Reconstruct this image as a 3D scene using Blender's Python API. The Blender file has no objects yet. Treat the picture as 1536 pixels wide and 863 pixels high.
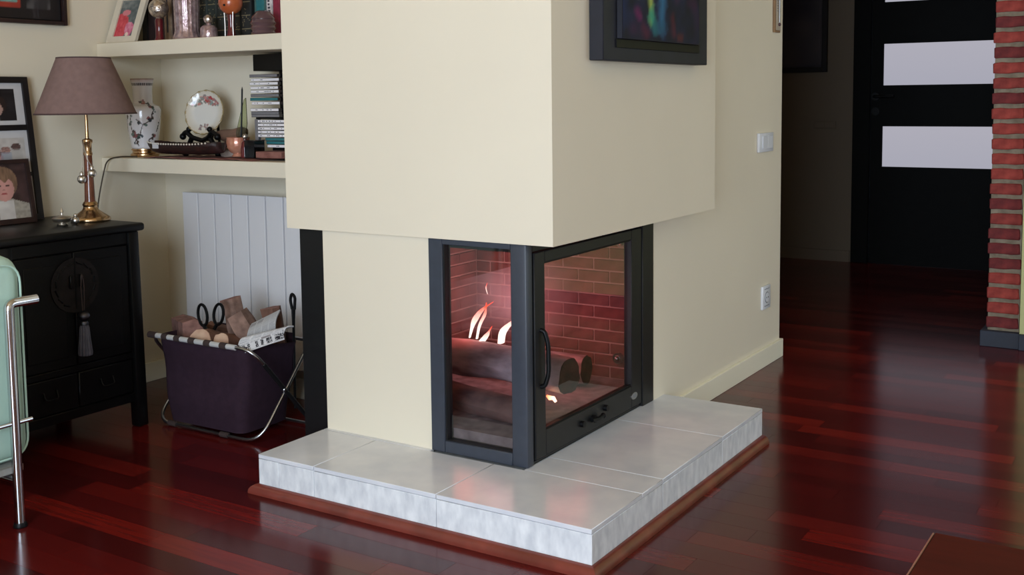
import bpy, bmesh, math, random
from mathutils import Vector, Matrix

random.seed(7)
PI = math.pi
SC = bpy.context.scene
COL = SC.collection

# ------------------------------------------------------------------ camera
def make_camera():
    yaw, pitch, roll, f = 0.5667, -0.0906, -0.0115, 1642.4
    F = Vector((-math.sin(yaw) * math.cos(pitch), math.cos(yaw) * math.cos(pitch), math.sin(pitch)))
    R = Vector((math.cos(yaw), math.sin(yaw), 0))
    U = R.cross(F)
    R2 = R * math.cos(roll) + U * math.sin(roll)
    U2 = -R * math.sin(roll) + U * math.cos(roll)
    cd = bpy.data.cameras.new('camera')
    cd.sensor_fit = 'HORIZONTAL'
    cd.sensor_width = 36.0
    cd.lens = f * 36.0 / 1536.0
    cd.shift_y = -(431.5 - 297.4) / 1536.0
    cd.clip_start = 0.05
    o = bpy.data.objects.new('camera', cd)
    m = Matrix((R2, U2, -F)).transposed().to_4x4()
    m.translation = Vector((1.3484, -2.3040, 1.0484))
    o.matrix_world = m
    COL.objects.link(o)
    SC.camera = o
make_camera()

# ------------------------------------------------------------------ world, daylight, exposure
W = bpy.data.worlds.new('world'); SC.world = W
W.use_nodes = True
W.node_tree.nodes['Background'].inputs[0].default_value = (0.62, 0.74, 1.0, 1)
W.node_tree.nodes['Background'].inputs[1].default_value = 1.0

def area_light(name, loc, aim, sx, sy, power, col):
    l = bpy.data.lights.new(name, 'AREA'); l.shape = 'RECTANGLE'
    l.size, l.size_y, l.energy, l.color = sx, sy, power, col
    o = bpy.data.objects.new(name, l); o.location = loc
    o.rotation_euler = (Vector(aim) - Vector(loc)).to_track_quat('-Z', 'Z').to_euler()
    COL.objects.link(o); return o
# daylight entering by the two windows of the room (one behind the camera, one in the wall on its right)
area_light('daylight_front_window', (0.95, -3.86, 1.15), (0.1, 0, 0.8), 1.7, 2.0, 148, (0.74, 0.87, 1.0))
area_light('daylight_side_window', (3.36, 1.55, 1.05), (0, 1.3, 0.4), 1.35, 1.9, 24, (0.78, 0.90, 1.0))

vs = SC.view_settings
vs.view_transform = 'Standard'; vs.look = 'None'; vs.gamma = 1.0; vs.use_curve_mapping = False
vs.exposure = 0.0

# ------------------------------------------------------------------ colours and materials
def lin(c):
    out = []
    for x in c[:3]:
        x = x / 255.0
        out.append(x / 12.92 if x <= 0.04045 else ((x + 0.055) / 1.055) ** 2.4)
    return tuple(out)

def new_mat(name):
    m = bpy.data.materials.new(name); m.use_nodes = True
    nt = m.node_tree
    return m, nt, nt.nodes, nt.links, nt.nodes['Principled BSDF']

def pm(name, rgb, rough=0.5, metal=0.0, scale=12.0, var=0.12, bump=0.0, bscale=None, coat=0.0, spec=0.5,
       rgb2=None, stretch=(1, 1, 1), detail=4.0, rvar=0.0, emit=None):
    """procedural surface: a base colour broken up by noise, with optional fine relief"""
    m, nt, N, L, P = new_mat(name)
    tc = N.new('ShaderNodeTexCoord'); mp = N.new('ShaderNodeMapping')
    mp.inputs['Scale'].default_value = stretch
    L.new(tc.outputs['Object'], mp.inputs['Vector'])
    nz = N.new('ShaderNodeTexNoise'); nz.inputs['Scale'].default_value = scale; nz.inputs['Detail'].default_value = detail
    L.new(mp.outputs[0], nz.inputs['Vector'])
    rp = N.new('ShaderNodeValToRGB')
    c = lin(rgb)
    if rgb2 is not None: a, b = c, lin(rgb2)
    else: a, b = tuple(x * (1 - var) for x in c), tuple(min(1, x * (1 + var)) for x in c)
    rp.color_ramp.elements[0].position = 0.32; rp.color_ramp.elements[1].position = 0.68
    rp.color_ramp.elements[0].color = a + (1,); rp.color_ramp.elements[1].color = b + (1,)
    L.new(nz.outputs['Fac'], rp.inputs[0]); L.new(rp.outputs[0], P.inputs['Base Color'])
    P.inputs['Roughness'].default_value = rough; P.inputs['Metallic'].default_value = metal
    P.inputs['Coat Weight'].default_value = coat; P.inputs['Coat Roughness'].default_value = 0.08
    P.inputs['Specular IOR Level'].default_value = spec
    if bump:
        n2 = N.new('ShaderNodeTexNoise'); n2.inputs['Scale'].default_value = bscale or scale * 6; n2.inputs['Detail'].default_value = 3
        L.new(mp.outputs[0], n2.inputs['Vector'])
        b = N.new('ShaderNodeBump'); b.inputs['Strength'].default_value = bump; b.inputs['Distance'].default_value = 0.002
        L.new(n2.outputs['Fac'], b.inputs['Height']); L.new(b.outputs[0], P.inputs['Normal'])
    return m

def print_mat(name, rough=0.5, coat=0.0, spec=0.5, metal=0.0):
    m, nt, N, L, P = new_mat(name)
    a = N.new('ShaderNodeAttribute'); a.attribute_name = 'Col'
    L.new(a.outputs['Color'], P.inputs['Base Color'])
    P.inputs['Roughness'].default_value = rough; P.inputs['Coat Weight'].default_value = coat
    P.inputs['Specular IOR Level'].default_value = spec; P.inputs['Metallic'].default_value = metal
    return m

def pane_mat(name, tint, ior=1.5, rough=0.0, boost=1.0):
    """window glass: what is behind shows through, the surface mirrors by Fresnel"""
    m, nt, N, L, P = new_mat(name)
    N.remove(P)
    t = N.new('ShaderNodeBsdfTransparent'); t.inputs[0].default_value = tint + (1,)
    g = N.new('ShaderNodeBsdfGlossy'); g.inputs['Roughness'].default_value = rough
    fr = N.new('ShaderNodeFresnel'); fr.inputs[0].default_value = ior
    ge = N.new('ShaderNodeNewGeometry')          # the inner skin of the pane does not mirror a second time
    k = N.new('ShaderNodeMath'); k.operation = 'SUBTRACT'; k.inputs[0].default_value = 1.0; L.new(ge.outputs['Backfacing'], k.inputs[1])
    k2 = N.new('ShaderNodeMath'); k2.operation = 'MULTIPLY'; L.new(fr.outputs[0], k2.inputs[0]); L.new(k.outputs[0], k2.inputs[1])
    k3 = N.new('ShaderNodeMath'); k3.operation = 'MULTIPLY'; k3.inputs[1].default_value = boost; k3.use_clamp = True; L.new(k2.outputs[0], k3.inputs[0])
    mx = N.new('ShaderNodeMixShader')
    L.new(k3.outputs[0], mx.inputs[0]); L.new(t.outputs[0], mx.inputs[1]); L.new(g.outputs[0], mx.inputs[2])
    L.new(mx.outputs[0], N['Material Output'].inputs[0])
    return m

def glass_mat(name, rgb, rough=0.02, ior=1.45, trans=1.0):
    m, nt, N, L, P = new_mat(name)
    P.inputs['Base Color'].default_value = lin(rgb) + (1,)
    P.inputs['Roughness'].default_value = rough; P.inputs['IOR'].default_value = ior
    P.inputs['Transmission Weight'].default_value = trans
    return m

def emit_mat(name, rgb_low, rgb_high, strength, axis='Z', z0=0.0, z1=1.0):
    m, nt, N, L, P = new_mat(name)
    N.remove(P)
    tc = N.new('ShaderNodeTexCoord'); sp = N.new('ShaderNodeSeparateXYZ'); L.new(tc.outputs['Generated'], sp.inputs[0])
    nz = N.new('ShaderNodeTexNoise'); nz.inputs['Scale'].default_value = 6; L.new(tc.outputs['Generated'], nz.inputs['Vector'])
    ad = N.new('ShaderNodeMath'); ad.operation = 'MULTIPLY_ADD'; ad.inputs[1].default_value = 0.25
    L.new(nz.outputs['Fac'], ad.inputs[0]); L.new(sp.outputs[axis], ad.inputs[2])
    rp = N.new('ShaderNodeValToRGB'); rp.color_ramp.elements[0].position = z0; rp.color_ramp.elements[1].position = z1
    rp.color_ramp.elements[0].color = lin(rgb_low) + (1,); rp.color_ramp.elements[1].color = lin(rgb_high) + (1,)
    L.new(ad.outputs[0], rp.inputs[0])
    e = N.new('ShaderNodeEmission'); e.inputs[1].default_value = strength
    L.new(rp.outputs[0], e.inputs[0]); L.new(e.outputs[0], N['Material Output'].inputs[0])
    return m

def plank_mat(name, island):
    m, nt, N, L, P = new_mat(name)
    if island:
        g = N.new('ShaderNodeNewGeometry'); rnd = g.outputs['Random Per Island']
    else:
        g = N.new('ShaderNodeObjectInfo'); rnd = g.outputs['Random']
    tc = N.new('ShaderNodeTexCoord'); geo = N.new('ShaderNodeNewGeometry')
    mp = N.new('ShaderNodeMapping'); mp.inputs['Scale'].default_value = (3.0, 45.0, 3.0)
    L.new(geo.outputs['Position'], mp.inputs['Vector'])
    nz = N.new('ShaderNodeTexNoise'); nz.inputs['Scale'].default_value = 1.6; nz.inputs['Detail'].default_value = 6
    L.new(mp.outputs[0], nz.inputs['Vector'])
    rp = N.new('ShaderNodeValToRGB'); cr = rp.color_ramp
    cr.elements[0].position = 0.0; cr.elements[0].color = lin((66, 15, 15)) + (1,)
    cr.elements[1].position = 1.0; cr.elements[1].color = lin((122, 29, 22)) + (1,)
    for p, c in ((0.35, (80, 18, 18)), (0.6, (90, 20, 19)), (0.85, (100, 23, 20))):
        e = cr.elements.new(p); e.color = lin(c) + (1,)
    ad = N.new('ShaderNodeMath'); ad.operation = 'MULTIPLY_ADD'; ad.inputs[1].default_value = 0.5; ad.inputs[2].default_value = -0.25
    L.new(nz.outputs['Fac'], ad.inputs[0])
    a2 = N.new('ShaderNodeMath'); a2.operation = 'ADD'; a2.use_clamp = True
    L.new(ad.outputs[0], a2.inputs[0]); L.new(rnd, a2.inputs[1])
    L.new(a2.outputs[0], rp.inputs[0]); L.new(rp.outputs[0], P.inputs['Base Color'])
    n3 = N.new('ShaderNodeTexNoise'); n3.inputs['Scale'].default_value = 2.2; n3.inputs['Detail'].default_value = 2
    L.new(geo.outputs['Position'], n3.inputs['Vector'])
    b = N.new('ShaderNodeBump'); b.inputs['Strength'].default_value = 0.05; b.inputs['Distance'].default_value = 0.02
    L.new(n3.outputs['Fac'], b.inputs['Height']); L.new(b.outputs[0], P.inputs['Normal'])
    P.inputs['Roughness'].default_value = 0.17
    P.inputs['Specular IOR Level'].default_value = 0.34
    return m

CREAM = (234, 224, 203)
M = {}
M['plaster'] = pm('cream_plaster', CREAM, 0.75, scale=2.5, var=0.015, bump=0.05, bscale=90, spec=0.3)
M['plaster_hall_shaded'] = pm('shaded_hall_plaster', (118, 106, 92), 0.8, scale=3, var=0.03, bump=0.05, bscale=90, spec=0.2)  # cream plaster darkened: the hall's shade is put into the colour
M['plaster_green'] = pm('pale_green_plaster', (206, 208, 150), 0.7, scale=4, var=0.02, bump=0.05, spec=0.3)
M['plaster_warm_bounce'] = pm('warm_bounce_plaster', (226, 194, 146), 0.8, scale=3, var=0.02, spec=0.2)  # made-up tint for the unseen front wall, warms the light bounced to the alcove
M['ceiling'] = pm('ceiling_paint', (230, 202, 156), 0.85, scale=3, var=0.01, spec=0.2)  # unseen ceiling, tinted so that its bounce light is warm
M['skirting'] = pm('cream_skirting', (250, 244, 222), 0.45, scale=4, var=0.015)
M['plinth'] = pm('blue_black_plinth', (46, 52, 66), 0.6, scale=10, var=0.2)
M['plank'] = plank_mat('jatoba_plank', False)
M['plank_far'] = plank_mat('jatoba_plank_far', True)
M['subfloor'] = pm('dark_subfloor', (30, 12, 10), 0.6, scale=8, var=0.2)
M['tile'] = pm('grey_stone_tile', (212, 215, 224), 0.21, scale=9, rgb2=(230, 231, 236), bump=0.05, bscale=70, detail=8)
M['tile_side'] = pm('grey_stone_riser', (210, 213, 219), 0.4, scale=42, rgb2=(242, 244, 247), bump=0.08, bscale=90, detail=10, stretch=(1, 1, 0.45))
M['grout'] = pm('grout', (196, 196, 194), 0.8, scale=30, var=0.05)
M['moulding'] = pm('red_wood_moulding', (116, 52, 42), 0.3, scale=14, var=0.25, stretch=(1, 1, 1), coat=0.3)
M['anthracite'] = pm('anthracite_steel', (58, 63, 74), 0.42, metal=0.0, scale=40, var=0.06, bump=0.03, bscale=260)
M['blacksteel'] = pm('black_steel', (20, 20, 22), 0.45, scale=40, var=0.15, bump=0.03, bscale=260)
M['fireglass'] = pane_mat('fire_glass', (0.80, 0.78, 0.80), 1.5, 0.0, 1.6)
M['firebrick'] = pm('fire_brick', (112, 66, 60), 0.85, scale=22, rgb2=(140, 88, 80), bump=0.4, bscale=120)
M['firemortar'] = pm('fire_brick_joint', (186, 150, 140), 0.9, scale=30, var=0.1)
M['ash'] = pm('grey_ash', (128, 118, 116), 0.95, scale=30, rgb2=(170, 160, 158), bump=0.6, bscale=160)
M['charlog'] = pm('charred_log', (120, 112, 116), 0.9, scale=16, rgb2=(222, 214, 218), bump=0.8, bscale=60, stretch=(0.4, 1, 1))
M['ashbark'] = pm('singed_bark', (70, 60, 62), 0.95, scale=16, rgb2=(150, 124, 114), bump=0.8, bscale=60, stretch=(0.5, 1, 1))
M['charend'] = pm('charred_log_end', (34, 22, 22), 0.9, scale=30, rgb2=(92, 60, 50), bump=0.5)
M['brick'] = pm('red_brick', (120, 44, 42), 0.85, scale=26, rgb2=(164, 70, 62), bump=0.6, bscale=140)
M['brick2'] = pm('dark_red_brick', (96, 36, 40), 0.85, scale=26, rgb2=(132, 52, 52), bump=0.6, bscale=140)
M['brick3'] = pm('light_red_brick', (136, 50, 46), 0.85, scale=26, rgb2=(178, 76, 66), bump=0.6, bscale=140)
M['mortar'] = pm('grey_brown_mortar', (124, 112, 96), 0.95, scale=30, rgb2=(156, 144, 126), bump=0.7, bscale=200)
M['blackwood'] = pm('black_stained_door', (8, 8, 8), 0.6, scale=20, var=0.2, spec=0.12)
M['lacquer'] = pm('black_lacquer', (9, 9, 10), 0.4, scale=14, var=0.3, coat=0.0, spec=0.28)
M['chrome'] = pm('chrome', (200, 202, 206), 0.12, metal=1.0, scale=20, var=0.02)
M['alu'] = pm('brushed_aluminium', (178, 180, 184), 0.3, metal=1.0, scale=40, var=0.05)
M['silver'] = pm('polished_silver', (226, 222, 216), 0.32, metal=1.0, scale=20, var=0.04)
M['pewter'] = pm('dull_pewter', (92, 92, 100), 0.4, metal=1.0, scale=60, var=0.2, bump=0.3)
M['brass'] = pm('aged_brass', (200, 166, 126), 0.24, metal=1.0, scale=16, var=0.12)
M['column'] = pm('red_brown_column', (110, 58, 38), 0.25, scale=18, var=0.25, coat=0.5)
M['shade'] = pm('mauve_linen_shade', (132, 108, 104), 0.9, scale=50, var=0.07, bump=0.25, bscale=500, spec=0.15)
M['shadetrim'] = pm('dark_mauve_binding', (74, 54, 54), 0.85, scale=40, var=0.1, bump=0.2)
M['radiator'] = pm('white_radiator_enamel', (232, 230, 232), 0.35, scale=6, var=0.01)
M['rad_shade_bracket'] = pm('gap_shade_and_bracket', (20, 20, 22), 0.8, scale=20, var=0.1)  # near-black for the shade between sections; the brackets share it
M['mint'] = pm('mint_leather', (178, 208, 194), 0.55, scale=20, var=0.04, bump=0.12, bscale=300)
M['greyfab'] = pm('grey_webbing', (150, 148, 144), 0.85, scale=60, var=0.08, bump=0.2)
M['plum'] = pm('plum_canvas', (50, 34, 46), 0.85, scale=50, var=0.12, bump=0.2, bscale=420, spec=0.2)
M['band'] = pm('bright_tube', (226, 226, 226), 0.35, metal=0.3, scale=30, var=0.03)
M['strap'] = pm('brown_webbing', (62, 48, 46), 0.85, scale=60, var=0.15, bump=0.3)
M['bark'] = pm('rough_bark', (92, 66, 54), 0.95, scale=22, rgb2=(140, 100, 84), bump=0.9, bscale=60, stretch=(1, 1, 0.4))
M['wood_red'] = pm('split_red_firewood', (112, 78, 70), 0.9, scale=30, rgb2=(158, 116, 106), bump=0.6, bscale=90)
M['wood_tan'] = pm('split_tan_firewood', (104, 80, 70), 0.9, scale=30, rgb2=(154, 122, 108), bump=0.6, bscale=90)
M['cutend'] = pm('pale_cut_wood', (186, 146, 124), 0.9, scale=40, rgb2=(206, 172, 146), bump=0.3)
M['iron'] = pm('black_wrought_iron', (18, 18, 20), 0.45, metal=0.6, scale=40, var=0.2)
M['porcelain'] = print_mat('painted_porcelain', 0.16, 0.5)
M['print'] = print_mat('printed_paper', 0.35, 0.15)
M['news'] = print_mat('newsprint', 0.9, 0.0, 0.1)
M['canvas'] = print_mat('painted_canvas', 0.6, 0.0, 0.25)
M['darkwood'] = pm('dark_brown_frame', (44, 26, 24), 0.4, scale=20, var=0.3)
M['blackframe'] = pm('black_frame', (24, 20, 22), 0.4, scale=20, var=0.2)
M['navyboard'] = pm('navy_black_board', (22, 23, 34), 0.6, scale=14, var=0.25)
M['mat'] = pm('white_mount', (206, 204, 206), 0.8, scale=30, var=0.02)
M['whiteframe'] = pm('pale_wood_frame', (214, 204, 186), 0.5, scale=20, var=0.05)
M['white'] = pm('white_plastic', (228, 230, 236), 0.35, scale=12, var=0.01)
M['greyprint'] = pm('grey_mark', (120, 122, 128), 0.6, scale=30, var=0.05)
M['cable'] = pm('dark_brown_cable', (70, 58, 44), 0.6, scale=40, var=0.1)
M['runner'] = pm('red_brown_runner', (112, 64, 58), 0.85, scale=30, rgb2=(146, 100, 90), bump=0.5, bscale=200)
M['woven'] = pm('black_woven', (30, 20, 20), 0.5, scale=60, rgb2=(60, 30, 28), bump=0.6, bscale=220)
M['bead'] = pm('ivory_bead', (224, 214, 200), 0.4, scale=40, var=0.05)
M['driftwood'] = pm('carved_brown_wood', (96, 70, 58), 0.6, scale=20, rgb2=(142, 110, 92), bump=0.4, stretch=(0.3, 1, 1))
M['stone'] = pm('pinkish_stone', (176, 152, 138), 0.9, scale=26, rgb2=(200, 180, 166), bump=0.5)
M['copperglass'] = pm('copper_lustre_glass', (196, 124, 98), 0.15, metal=0.25, scale=26, rgb2=(222, 164, 138), coat=0.6)
M['orange'] = pm('orange_lustre', (176, 84, 46), 0.28, scale=14, rgb2=(200, 108, 66), coat=0.4)
M['mercury'] = pm('mercury_glass', (150, 136, 124), 0.16, metal=0.85, scale=60, rgb2=(226, 216, 206), bump=1.0, bscale=150)
M['pinkglass'] = pm('pink_silvered_glass', (150, 122, 126), 0.18, metal=0.55, scale=60, rgb2=(206, 184, 188), bump=0.7, bscale=160, coat=0.6)
M['clearglass'] = glass_mat('clear_glass', (236, 236, 238), 0.03)
M['greenglass'] = glass_mat('pale_green_glass', (206, 214, 176), 0.15)
M['smokeglass'] = glass_mat('smoke_glass', (120, 112, 112), 0.06)
M['redglass'] = pm('deep_red_glass', (96, 26, 34), 0.1, scale=20, var=0.2, coat=0.5)
M['darkjar'] = pm('dark_plum_lacquer', (92, 68, 74), 0.18, scale=16, var=0.2, coat=0.5)
M['cd_white'] = pm('white_case_spine', (240, 236, 240), 0.35, scale=200, var=0.03)
M['cd_clear'] = pm('grey_case_edge', (22, 22, 24), 0.15, scale=40, var=0.1, coat=0.6)
M['cd_teal'] = pm('teal_case_spine', (52, 116, 122), 0.3, scale=100, var=0.1)
M['cd_grey'] = pm('grey_case_spine', (124, 122, 126), 0.3, scale=100, var=0.1)
M['cd_text'] = pm('dark_spine_print', (60, 58, 70), 0.4, scale=60, var=0.2)
M['gilt'] = pm('gilt_tooling', (150, 140, 110), 0.4, metal=0.5, scale=80, var=0.2)
M['page'] = pm('book_pages', (206, 196, 176), 0.9, scale=(60), var=0.06)
M['frosted'] = emit_mat('backlit_frosted_glass', (206, 206, 222), (214, 212, 226), 0.62, 'Z', 0.0, 1.2)
M['flame'] = emit_mat('flame', (255, 226, 208), (255, 72, 44), 3.2, 'Z', 0.35, 1.1)
M['ember'] = emit_mat('ember', (255, 120, 60), (255, 210, 170), 5.0, 'X', 0.2, 0.9)
M['tablewood'] = pm('dark_red_table_wood', (60, 18, 13), 0.6, scale=6, rgb2=(88, 28, 20), stretch=(0.3, 2, 1), spec=0.12)
M['edge_glint'] = pm('painted_edge_highlight', (176, 120, 104), 0.3, scale=10, var=0.1, coat=0.3)  # pale colour stands in for the highlight along the table edge
M['thermo'] = pm('pale_board', (186, 172, 154), 0.6, scale=30, var=0.05)
M['thermowood'] = pm('light_brown_wood', (150, 118, 86), 0.6, scale=30, var=0.1)

# ------------------------------------------------------------------ mesh helpers
def box(bm, lo, hi, bevel=0.0, seg=1, rot=None, piv=None):
    lo, hi = Vector(lo), Vector(hi)
    t = bmesh.new()
    bmesh.ops.create_cube(t, size=1.0)
    c, d = (lo + hi) / 2, hi - lo
    for v in t.verts: v.co = Vector((c.x + v.co.x * d.x, c.y + v.co.y * d.y, c.z + v.co.z * d.z))
    if bevel: bmesh.ops.bevel(t, geom=t.edges[:], offset=bevel, segments=seg, profile=0.5, affect='EDGES')
    if rot is not None: bmesh.ops.rotate(t, verts=t.verts, cent=Vector(piv) if piv is not None else c, matrix=rot)
    join(bm, t)

def join(bm, t):
    me = bpy.data.meshes.new('t'); t.to_mesh(me); t.free()
    bm.from_mesh(me); bpy.data.meshes.remove(me)

def frame_of(d):
    d = d.normalized()
    a = Vector((0, 0, 1)) if abs(d.z) < 0.9 else Vector((1, 0, 0))
    u = d.cross(a).normalized(); return u, d.cross(u).normalized()

def tube(bm, pts, r, seg=10, cap=True, flat=None):
    """swept tube; r a number or one per point; flat = second radius factor"""
    pts = [Vector(p) for p in pts]; n = len(pts)
    rs = r if isinstance(r, (list, tuple)) else [r] * n
    rings = []; u = None
    for i, p in enumerate(pts):
        d = (pts[min(i + 1, n - 1)] - pts[max(i - 1, 0)]).normalized()
        if u is None: u, w = frame_of(d)
        else:
            u = (u - d * u.dot(d)).normalized(); w = d.cross(u)
        k = flat if flat is not None else 1.0
        rings.append([bm.verts.new(p + u * rs[i] * math.cos(a) + w * rs[i] * k * math.sin(a))
                      for a in (2 * PI * j / seg for j in range(seg))])
    for i in range(n - 1):
        for j in range(seg):
            bm.faces.new((rings[i][j], rings[i][(j + 1) % seg], rings[i + 1][(j + 1) % seg], rings[i + 1][j]))
    if cap:
        bm.faces.new(rings[0][::-1]); bm.faces.new(rings[-1])

def fillet(pts, r, n=6):
    pts = [Vector(p) for p in pts]; out = [pts[0]]
    for i in range(1, len(pts) - 1):
        a, b, c = pts[i - 1], pts[i], pts[i + 1]
        k = min(r, (a - b).length * 0.48, (c - b).length * 0.48)
        p, q = b + (a - b).normalized() * k, b + (c - b).normalized() * k
        for j in range(n + 1):
            t = j / n
            out.append(p * (1 - t) ** 2 + b * 2 * t * (1 - t) + q * t * t)
    out.append(pts[-1]); return out

def lathe(bm, prof, c=(0, 0, 0), seg=32, sx=1.0, sy=1.0, wob=None):
    c = Vector(c); rings = []
    for i, (r, z) in enumerate(prof):
        if r < 1e-6: rings.append([bm.verts.new(c + Vector((0, 0, z)))]); continue
        ring = []
        for j in range(seg):
            a = 2 * PI * j / seg
            rr = r * (wob(a, z) if wob else 1.0)
            ring.append(bm.verts.new(c + Vector((rr * sx * math.cos(a), rr * sy * math.sin(a), z))))
        rings.append(ring)
    for A, B in zip(rings[:-1], rings[1:]):
        if len(A) == 1 and len(B) == 1: continue
        for j in range(seg):
            k = (j + 1) % seg
            if len(A) == 1: bm.faces.new((A[0], B[k], B[j]))
            elif len(B) == 1: bm.faces.new((A[j], A[k], B[0]))
            else: bm.faces.new((A[j], A[k], B[k], B[j]))

def ball(bm, c, r, seg=20, sz=1.0):
    lathe(bm, [(r * math.sin(PI * i / 10), -r * sz * math.cos(PI * i / 10)) for i in range(11)], c, seg)

def disc_x(bm, c, r, t, seg=28, ry=1.0):
    """cylinder with its axis along X"""
    c = Vector(c)
    A = [bm.verts.new(c + Vector((0, r * ry * math.cos(2 * PI * j / seg), r * math.sin(2 * PI * j / seg)))) for j in range(seg)]
    B = [bm.verts.new(v.co + Vector((t, 0, 0))) for v in A]
    bm.faces.new(A[::-1]); bm.faces.new(B)
    for j in range(seg): bm.faces.new((A[j], A[(j + 1) % seg], B[(j + 1) % seg], B[j]))

def prism(bm, poly, axis, d):
    """extrude a closed polygon (3D points) by vector axis*d"""
    A = [bm.verts.new(Vector(p)) for p in poly]; B = [bm.verts.new(v.co + Vector(axis) * d) for v in A]
    n = len(A)
    bm.faces.new(A[::-1]); bm.faces.new(B)
    for j in range(n): bm.faces.new((A[j], A[(j + 1) % n], B[(j + 1) % n], B[j]))

ROOT = {}
def obj(name, bm, mat, parent=None, smooth=True, kind=None, label=None):
    """link a bmesh given in world coordinates as one mesh object (children keep their thing's origin)"""
    off = ROOT.get(parent.name, Vector()) if parent else Vector()
    if off.length: bmesh.ops.translate(bm, verts=bm.verts, vec=-off)
    bmesh.ops.recalc_face_normals(bm, faces=bm.faces)
    me = bpy.data.meshes.new(name); bm.to_mesh(me); bm.free()
    me.materials.append(mat)
    if smooth and len(me.polygons):
        me.polygons.foreach_set('use_smooth', [True] * len(me.polygons))
        me.set_sharp_from_angle(angle=math.radians(38))
    o = bpy.data.objects.new(name, me); COL.objects.link(o)
    if parent: o.parent = parent; ROOT[o.name] = off
    if kind: o['kind'] = kind
    if label: o['label'] = label
    return o

def tag(o, label, cat, group=None):
    o['label'] = label; o['category'] = cat
    if group: o['group'] = group
    return o

def thing(name, label, cat, loc, group=None, kind=None):
    o = bpy.data.objects.new(name, None); o.empty_display_size = 0.05; COL.objects.link(o)
    o.location = loc; ROOT[o.name] = Vector(loc)
    if kind: o['kind'] = kind
    if label: tag(o, label, cat, group)
    return o

def struct(name, bm, mat, parent=None, smooth=False):
    return obj(name, bm, mat, parent, smooth, None if parent else 'structure')

def B(*boxes, bevel=0.0, seg=1):
    bm = bmesh.new()
    for lo, hi in boxes: box(bm, lo, hi, bevel, seg)
    return bm

def part(name, mat, parent, *boxes, bevel=0.0, seg=1, smooth=True, label=None):
    return obj(name, B(*boxes, bevel=bevel, seg=seg), mat, parent, smooth, None, label)

def paint(o, fn):
    """colour attribute from fn(local position) in sRGB 0-255"""
    me = o.data
    a = me.color_attributes.new('Col', 'FLOAT_COLOR', 'POINT')
    buf = []
    for v in me.vertices: buf.extend(lin(fn(v.co)) + (1.0,))
    a.data.foreach_set('color', buf)

def print_sheet(name, parent, mat, O, U, V, nu, nv, fn, bend=None, thick=0.0006):
    """a printed flat sheet: corner O, edges U and V; fn(s, t) -> sRGB with s along U, t along V"""
    O, U, V = Vector(O), Vector(U), Vector(V); n = U.cross(V).normalized()
    off = ROOT.get(parent.name, Vector()) if parent else Vector()
    verts, cols, faces = [], [], []
    for j in range(nv + 1):
        for i in range(nu + 1):
            s, t = i / nu, j / nv
            p = O + U * s + V * t - off
            if bend: p = p + bend(s, t, n)
            verts.append(p); cols.extend(lin(fn(s, t)) + (1.0,))
    k = nu + 1
    for j in range(nv):
        for i in range(nu):
            faces.append((j * k + i, j * k + i + 1, (j + 1) * k + i + 1, (j + 1) * k + i))
    me = bpy.data.meshes.new(name); me.from_pydata(verts, [], faces)
    a = me.color_attributes.new('Col', 'FLOAT_COLOR', 'POINT'); a.data.foreach_set('color', cols)
    me.materials.append(mat)
    me.polygons.foreach_set('use_smooth', [True] * len(me.polygons))
    o = bpy.data.objects.new(name, me); COL.objects.link(o)
    if parent: o.parent = parent; ROOT[o.name] = off
    if thick:
        sm = o.modifiers.new('thickness', 'SOLIDIFY'); sm.thickness = thick; sm.offset = -1
    return o

def hsh(i, j=0):
    x = math.sin(i * 127.1 + j * 311.7) * 43758.5453
    return x - math.floor(x)
def vnoise(x, y):
    i, j = math.floor(x), math.floor(y); fx, fy = x - i, y - j
    fx, fy = fx * fx * (3 - 2 * fx), fy * fy * (3 - 2 * fy)
    return (hsh(i, j) * (1 - fx) + hsh(i + 1, j) * fx) * (1 - fy) + (hsh(i, j + 1) * (1 - fx) + hsh(i + 1, j + 1) * fx) * fy
def mixc(a, b, t):
    t = max(0.0, min(1.0, t)); return tuple(x * (1 - t) + y * t for x, y in zip(a, b))
def seg_d(p, a, b):
    ax, ay = a; bx, by = b; px, py = p
    dx, dy = bx - ax, by - ay
    t = max(0, min(1, ((px - ax) * dx + (py - ay) * dy) / (dx * dx + dy * dy + 1e-12)))
    return math.hypot(px - ax - t * dx, py - ay - t * dy)

# ================================================================== THE ROOM
H = 2.5
XL = -2.0
# -- floor: boards along X, 75 mm wide
floor = struct('floor', B(((-2.2, -4.4, -0.06), (3.3, 4.9, -0.0125))), M['subfloor'])
PW = 0.075
lens = (0.42, 0.52, 0.62, 0.74)
plank_me = []
for Lk in lens:
    bm = B(((0, 0, -0.012), (Lk - 0.0006, PW - 0.0006, 0.0)))
    me = bpy.data.meshes.new('plank'); bm.to_mesh(me); bm.free(); me.materials.append(M['plank']); plank_me.append(me)
far = bmesh.new()
rows_near = []
y = -4.4
row = 0
count = 0
Y_BAND = (-0.95, 1.2)
r0 = int((Y_BAND[0] + 4.4) / PW)
rnd = random.Random(11)
nrow = int(9.3 / PW)
for row in range(nrow):
    y = -4.4 + row * PW
    near = Y_BAND[0] <= y <= Y_BAND[1]
    x = -2.2 - rnd.random() * 0.6
    while x < 3.3:
        k = rnd.randrange(4); Lk = lens[k]
        # boards that the camera sees close by are parts of their own; the rest is one joined mass
        if near and x + Lk > -1.6 - 0.0 and x < 1.25 and count < 298:
            o = bpy.data.objects.new('plank', plank_me[k]); COL.objects.link(o)
            o.location = (x, y, 0); o.parent = floor; count += 1
        elif x + Lk > -2.2:
            box(far, (max(x, -2.2), y, -0.012), (min(x + Lk, 3.3) - 0.0006, y + PW - 0.0006, 0.0))
        x += Lk
fo = obj('planks', far, M['plank_far'], floor, False, 'stuff')

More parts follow.
